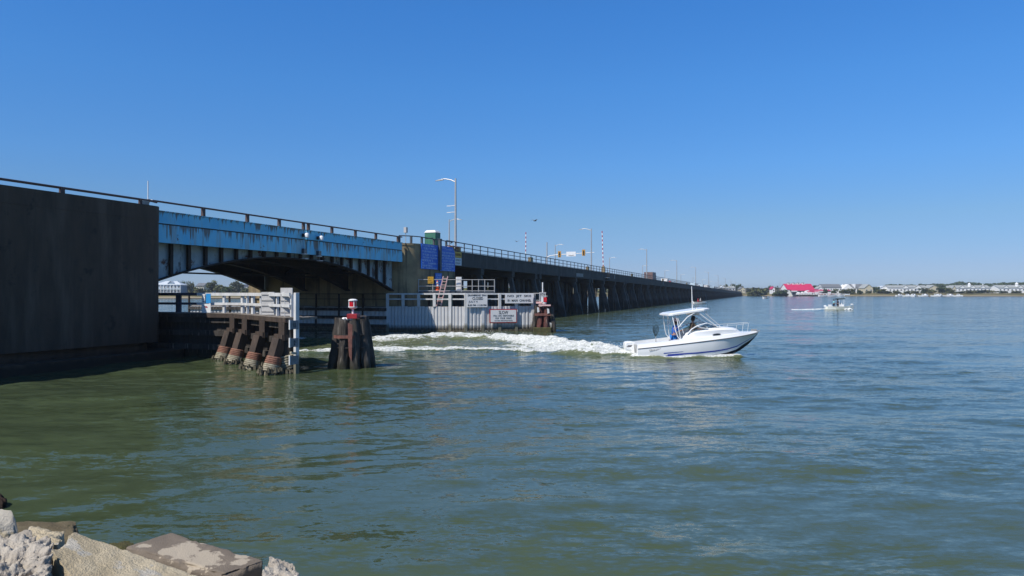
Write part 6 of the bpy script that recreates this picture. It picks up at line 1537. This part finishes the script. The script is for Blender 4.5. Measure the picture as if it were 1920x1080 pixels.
# ------------------------------------------------------------------ riprap in the foreground
def rock_mat(name, c, c2, dark, light, sc, bump, bs):
    m = mat(name, c, c2, sc, 0.9, spots=dark, spscale=sc * 2.6, splo=0.62, sphi=0.72, bump=bump, bscale=bs, bdist=0.02, spec=0.15)
    if light is not None:
        t = m.node_tree; b = t.nodes['Principled BSDF']; old = b.inputs['Base Color'].links[0].from_socket
        co = N(t, 'ShaderNodeTexCoord').outputs['Object']
        c3 = mixc(t, ramp(t, noise(t, co, 1.5, 6, 0.55, (1, 1.5, 1)), 0.545, 0.57), old, light); t.links.new(c3, b.inputs['Base Color'])
    ge = None
    return m
RM = {
 'pale': rock_mat('pale_limestone', (0.52, 0.44, 0.31), (0.40, 0.33, 0.22), (0.27, 0.22, 0.14), (0.47, 0.43, 0.36), 2.2, 1.0, 60),
 'porous': rock_mat('porous_white_stone', (0.50, 0.445, 0.37), (0.36, 0.315, 0.26), (0.14, 0.12, 0.10), None, 3.0, 1.0, 50),
 'slab': rock_mat('brown_concrete_slab', (0.225, 0.185, 0.145), (0.18, 0.148, 0.118), (0.13, 0.105, 0.08), None, 2.6, 0.8, 70),
 'wet': rock_mat('algae_stained_slab', (0.16, 0.13, 0.08), (0.10, 0.08, 0.05), (0.05, 0.045, 0.025), None, 2.5, 0.8, 50),
 'moss': rock_mat('mossy_stone', (0.10, 0.10, 0.03), (0.07, 0.065, 0.03), (0.04, 0.04, 0.02), None, 3, 0.8, 50),
 'weed': rock_mat('dark_weedy_stone', (0.022, 0.017, 0.014), (0.035, 0.022, 0.016), (0.015, 0.016, 0.010), None, 4, 0.8, 50),
}
def pale_patches(m, spots):
    t = m.node_tree; b = t.nodes['Principled BSDF']; old = b.inputs['Base Color'].links[0].from_socket
    co = N(t, 'ShaderNodeTexCoord').outputs['Object']; mask = None
    ns = noise(t, co, 5.0, 6, 0.65)
    for c, rad in spots:
        v = N(t, 'ShaderNodeVectorMath', operation='DISTANCE'); t.links.new(co, v.inputs[0]); v.inputs[1].default_value = c
        d = math_(t, 'ADD', math_(t, 'DIVIDE', v.outputs['Value'], rad), math_(t, 'MULTIPLY', math_(t, 'SUBTRACT', ns, 0.5), 3.4))
        f = math_(t, 'SUBTRACT', 1.0, ramp(t, d, 0.85, 1.0)); mask = f if mask is None else math_(t, 'MAXIMUM', mask, f)
    t.links.new(mixc(t, math_(t, 'MULTIPLY', mask, 0.9), old, (0.47, 0.40, 0.31)), b.inputs['Base Color'])
def pt_at(px, py, z):
    Y = (CAM_H - z) * F / (py - 548.0); return Vector(((px - 960) / F * Y, Y, z))
def rock(name, label, top, drop, mt_, n=30, amp=0.03, sc=2.2, seed=0, flare=0.12, cell=0.0, cat='rock', chips=1.0):
    """block from four top corners (anticlockwise from the near left), grown down by drop; faces finely divided, broken and weathered"""
    a, b, c, d = [Vector(p) for p in top]; ce_ = (a + b + c + d) / 4
    low = [p + (Vector((p.x - ce_.x, p.y - ce_.y, 0)) * flare) - Vector((0, 0, drop)) for p in (a, b, c, d)]
    P = [np.array(p) for p in low + [a, b, c, d]]
    V = []; Fc = []; E = []
    for q in [(4, 5, 6, 7), (0, 1, 5, 4), (1, 2, 6, 5), (2, 3, 7, 6), (3, 0, 4, 7)]:
        p0, p1, p2, p3 = [P[k] for k in q]
        nu = max(4, min(n, int(n * np.linalg.norm(p1 - p0) / 1.2))); nv = max(4, min(n, int(n * np.linalg.norm(p3 - p0) / 1.2)))
        u = np.linspace(0, 1, nu + 1)[None, :, None]; v = np.linspace(0, 1, nv + 1)[:, None, None]
        g_ = p0 * (1 - u) * (1 - v) + p1 * u * (1 - v) + p2 * u * v + p3 * (1 - u) * v
        base = len(V) and sum(len(x) for x in V); V.append(g_.reshape(-1, 3))
        eu = np.minimum(u, 1 - u) * np.linalg.norm(p1 - p0); ev = np.minimum(v, 1 - v) * np.linalg.norm(p3 - p0)
        k = (np.arange(nv)[:, None] * (nu + 1) + np.arange(nu)[None, :]).ravel() + (base or 0)
        Fc.append(np.stack([k, k + 1, k + nu + 2, k + nu + 1], 1))
        nr = np.cross(p1 - p0, p3 - p0); nr = nr / (np.linalg.norm(nr) + 1e-9)
        E.append(np.concatenate([np.broadcast_to(nr, g_.shape).reshape(-1, 3), np.minimum(eu, ev + 0 * eu).reshape(-1, 1)], 1))
    co = np.concatenate(V); E = np.concatenate(E); Fa = np.concatenate(Fc)
    # displacement field that depends on place only, so faces stay joined at their edges
    o_ = 31.7 * (seed + 1); x, y, z = co[:, 0] + o_, co[:, 1], co[:, 2]
    cen = np.array(ce_) - np.array((0, 0, drop * 0.55)); out = co - cen; out /= np.linalg.norm(out, axis=1)[:, None]
    big = fbm(x * sc * 0.45, y * sc * 0.45, z * sc * 0.45, 3) - 0.5
    mid = fbm(x * sc * 1.7, y * sc * 1.7, z * sc * 1.7, 4, 0.55) - 0.5
    rid = np.abs(fbm(x * sc * 1.1 + 9, y * sc * 1.1, z * sc * 1.1, 4, 0.55) - 0.5)
    fin = fbm(x * 22, y * 22, z * 22, 3, 0.6) - 0.5
    dsp = amp * (4.5 * big + 3.0 * mid - 3.0 * np.clip(0.10 - rid, 0, 1) * 3 + 0.9 * fin)
    if cell:
        k = fbm(x * 8, y * 8, z * 8, 4, 0.6); dsp += cell * (-3.5 * np.clip((0.46 - k) * 9, 0, 1) + 2.0 * np.clip((k - 0.54) * 8, 0, 1))
    # chipped corners: pull edges in by an uneven amount
    ch = np.clip(1 - E[:, 3] / 0.07, 0, 1) ** 2 * chips * (0.008 + 0.05 * np.clip(fbm(x * 5, y * 5, z * 5, 3) - 0.42, 0, 1) * 3)
    co = co + out * (dsp - ch)[:, None]
    bm = bmesh.new(); vs = [bm.verts.new(p) for p in co]
    for q in Fa: bm.faces.new([vs[i] for i in q])
    bmesh.ops.remove_doubles(bm, verts=bm.verts, dist=0.002); bmesh.ops.recalc_face_normals(bm, faces=bm.faces)
    me = bpy.data.meshes.new(name); bm.to_mesh(me); bm.free(); me.materials.append(RM[mt_])
    for p in me.polygons: p.use_smooth = True
    o = link(name, me); return tag(o, label, cat, 'riprap blocks at the waters edge' if cat == 'rock' else None)
Q = pt_at
pale_patches(RM['slab'], [(tuple(Q(345, 1031, 0.40)), 0.24), (tuple(Q(384, 1050, 0.37)), 0.20), (tuple(Q(455, 1038, 0.37)), 0.11), (tuple(Q(452, 1052, 0.36)), 0.10), (tuple(Q(275, 1022, 0.43)), 0.08), (tuple(Q(310, 1030, 0.42)), 0.10)])
rock('rock', 'sunlit boulder with a dark right face at the left edge', [Q(-190, 1010, 0.85), Q(40, 1000, 0.66), Q(22, 956, 0.9), Q(-150, 940, 0.95)], 1.3, 'pale', 60, 0.030, 2.2, 1, 0.55)
rock('rock', 'flat algae stained slab behind the pale boulders', [Q(20, 1006, 0.42), Q(152, 1006, 0.42), Q(143, 977, 0.42), Q(30, 976, 0.42)], 1.0, 'wet', 56, 0.013, 2.6, 2, 0.55)
rock('rock', 'rough porous white boulder in the bottom left corner', [Q(-160, 1130, 0.95), Q(92, 1120, 0.98), Q(104, 1000, 0.98), Q(-160, 990, 1.0)], 1.4, 'porous', 130, 0.030, 3.2, 3, 0.05, 0.022)
rock('rock', 'large pale slab sloping down to the bottom edge', [Q(250, 1250, 0.30), Q(700, 1190, 0.10), Q(142, 997, 1.02), Q(98, 1030, 0.98)], 1.0, 'pale', 120, 0.011, 4.5, 4, 0.10, 0.0035)
rock('rock', 'small white stone wedged behind the large pale slab', [Q(38, 1012, 0.88), Q(112, 1018, 0.88), Q(124, 992, 0.86), Q(58, 986, 0.86)], 0.7, 'pale', 70, 0.026, 4, 5, 0.2, 0.006)
rock('rock', 'brown concrete slab with pale patches tilted by the water', [Q(424, 1078, 0.33), Q(500, 1050, 0.34), Q(322, 997, 0.44), Q(232, 1024, 0.44)], 0.28, 'slab', 110, 0.006, 3.0, 6, 0.02, 0.0, 'rock', 1.6)
rock('rock', 'rough grey lump at the right end of the brown slab', [Q(492, 1090, 0.38), Q(572, 1100, 0.30), Q(552, 1054, 0.36), Q(508, 1046, 0.40)], 0.9, 'porous', 110, 0.024, 5, 7, 0.35, 0.012)
rock('rock', 'mossy stone low in the gap beside the brown slab', [Q(205, 1030, 0.12), Q(262, 1034, 0.12), Q(245, 1010, 0.1), Q(205, 1012, 0.1)], 0.7, 'moss', 50, 0.02, 4, 8, 0.2)
# stones outside and under the frame
rock('rock', 'wide shaded stone under the brown slab', [Q(330, 1200, 0.12), Q(640, 1180, 0.0), Q(560, 1075, -0.02), Q(300, 1080, 0.02)], 0.9, 'wet', 30, 0.03, 2.5, 9, 0.3)
rock('rock', 'dark wet stone just breaking the surface at the left edge', [Q(-60, 945, 0.05), Q(8, 945, 0.05), Q(4, 922, 0.10), Q(-50, 922, 0.12)], 0.6, 'weed', 50, 0.035, 3, 10, 0.3, 0.01)
for i, (px, py, wv) in enumerate(((125, 938, 40), (285, 948, 26))):
    rock('rock', ['dark weedy rock awash below the pier shadow at left', 'dark weedy rock awash right of the first'][i], [Q(px - wv, py + 12, -0.09), Q(px + wv, py + 12, -0.10), Q(px + wv * .8, py - 6, -0.07), Q(px - wv * .8, py - 6, -0.07)], 0.5, 'weed', 60, 0.03, 3.5, 12 + i, 0.3, 0.008)
r = random.Random(44)
m = MB()
for i in range(80):
    x = r.uniform(-9, -2.2); y = r.uniform(2.2, 6.0) - 0.25 * (x + 5); s = r.uniform(0.25, 0.6); c = Vector((x, y, -0.2 + 0.12 * (6 - y) + r.uniform(-.1, .15)))
    pts = [c + Vector((math.cos(a) * s * r.uniform(.7, 1.1), math.sin(a) * s * r.uniform(.6, 1), 0)) for a in np.linspace(0, 6.28, 7)[:-1]]
    m.add([p - Vector((0, 0, .5)) for p in pts] + [p + Vector((0, 0, s * .4 * r.uniform(.5, 1.2))) for p in pts], [tuple(range(5, -1, -1)), tuple(range(6, 12))] + [(k, (k + 1) % 6, 6 + (k + 1) % 6, 6 + k) for k in range(6)])
tag(m.build('rubble', RM['wet']), 'loose rubble of broken stone under the foreground blocks', 'rubble', None, 'stuff')

# spray thrown up by the white boat
m = MB(); r = random.Random(77)
def drop(c, s):
    p = [Vector(c) + Vector((r.gauss(0, 1), r.gauss(0, 1), r.gauss(0, 1))).normalized() * s for _ in range(4)]; m.add(p, [(0, 1, 2), (0, 2, 3), (0, 3, 1), (1, 3, 2)])
for i in range(900):
    k = r.random(); x = 6.0 - 5.0 * k ** 0.8; y = 38.2 + 1.3 * k + r.gauss(0, 0.3 + 0.5 * k); z = abs(r.gauss(0.28, 0.2)) * (1 - 0.45 * k) + 0.15
    drop((x, y, z), r.uniform(0.008, 0.03))
for i in range(420):
    k = r.random(); x = 6.2 + 5.2 * k; y = 37.25 + 0.2 * k * k * 3 + r.gauss(0, 0.12); drop((x, y, abs(r.gauss(0.08, 0.09)) + 0.02), r.uniform(0.007, 0.024))
for i in range(900):
    k = r.random(); j = r.randrange(len(FAR) - 4); a, b_ = FAR[j], FAR[j + 1]; drop((a[0] + (b_[0] - a[0]) * k, a[1] + (b_[1] - a[1]) * k + r.gauss(-.2, .4), 0.42 + r.gauss(0, .1)), r.uniform(0.008, 0.03))
MT['spray'] = mat('white_spray', (0.86, 0.87, 0.87), rough=0.8)
tag(m.build('spray', MT['spray']), 'white spray thrown up along the wake of the cabin boat', 'spray', None, 'stuff')

# ------------------------------------------------------------------ thin sea haze that pales the far shore
m = MB(); m.box(-2750, 2750, -450, 4150, -2.6, 19.5)
hz = bpy.data.materials.new('sea_haze'); hz.use_nodes = True; t = hz.node_tree; t.nodes.clear()
pv = t.nodes.new('ShaderNodeVolumePrincipled'); pv.inputs['Color'].default_value = (0.86, 0.91, 0.97, 1); pv.inputs['Density'].default_value = 0.00024; pv.inputs['Anisotropy'].default_value = 0.3
ho = t.nodes.new('ShaderNodeOutputMaterial'); t.links.new(pv.outputs[0], ho.inputs['Volume'])
o = m.build('haze', hz); tag(o, 'thin pale sea haze over the bay', 'haze', None, 'stuff')
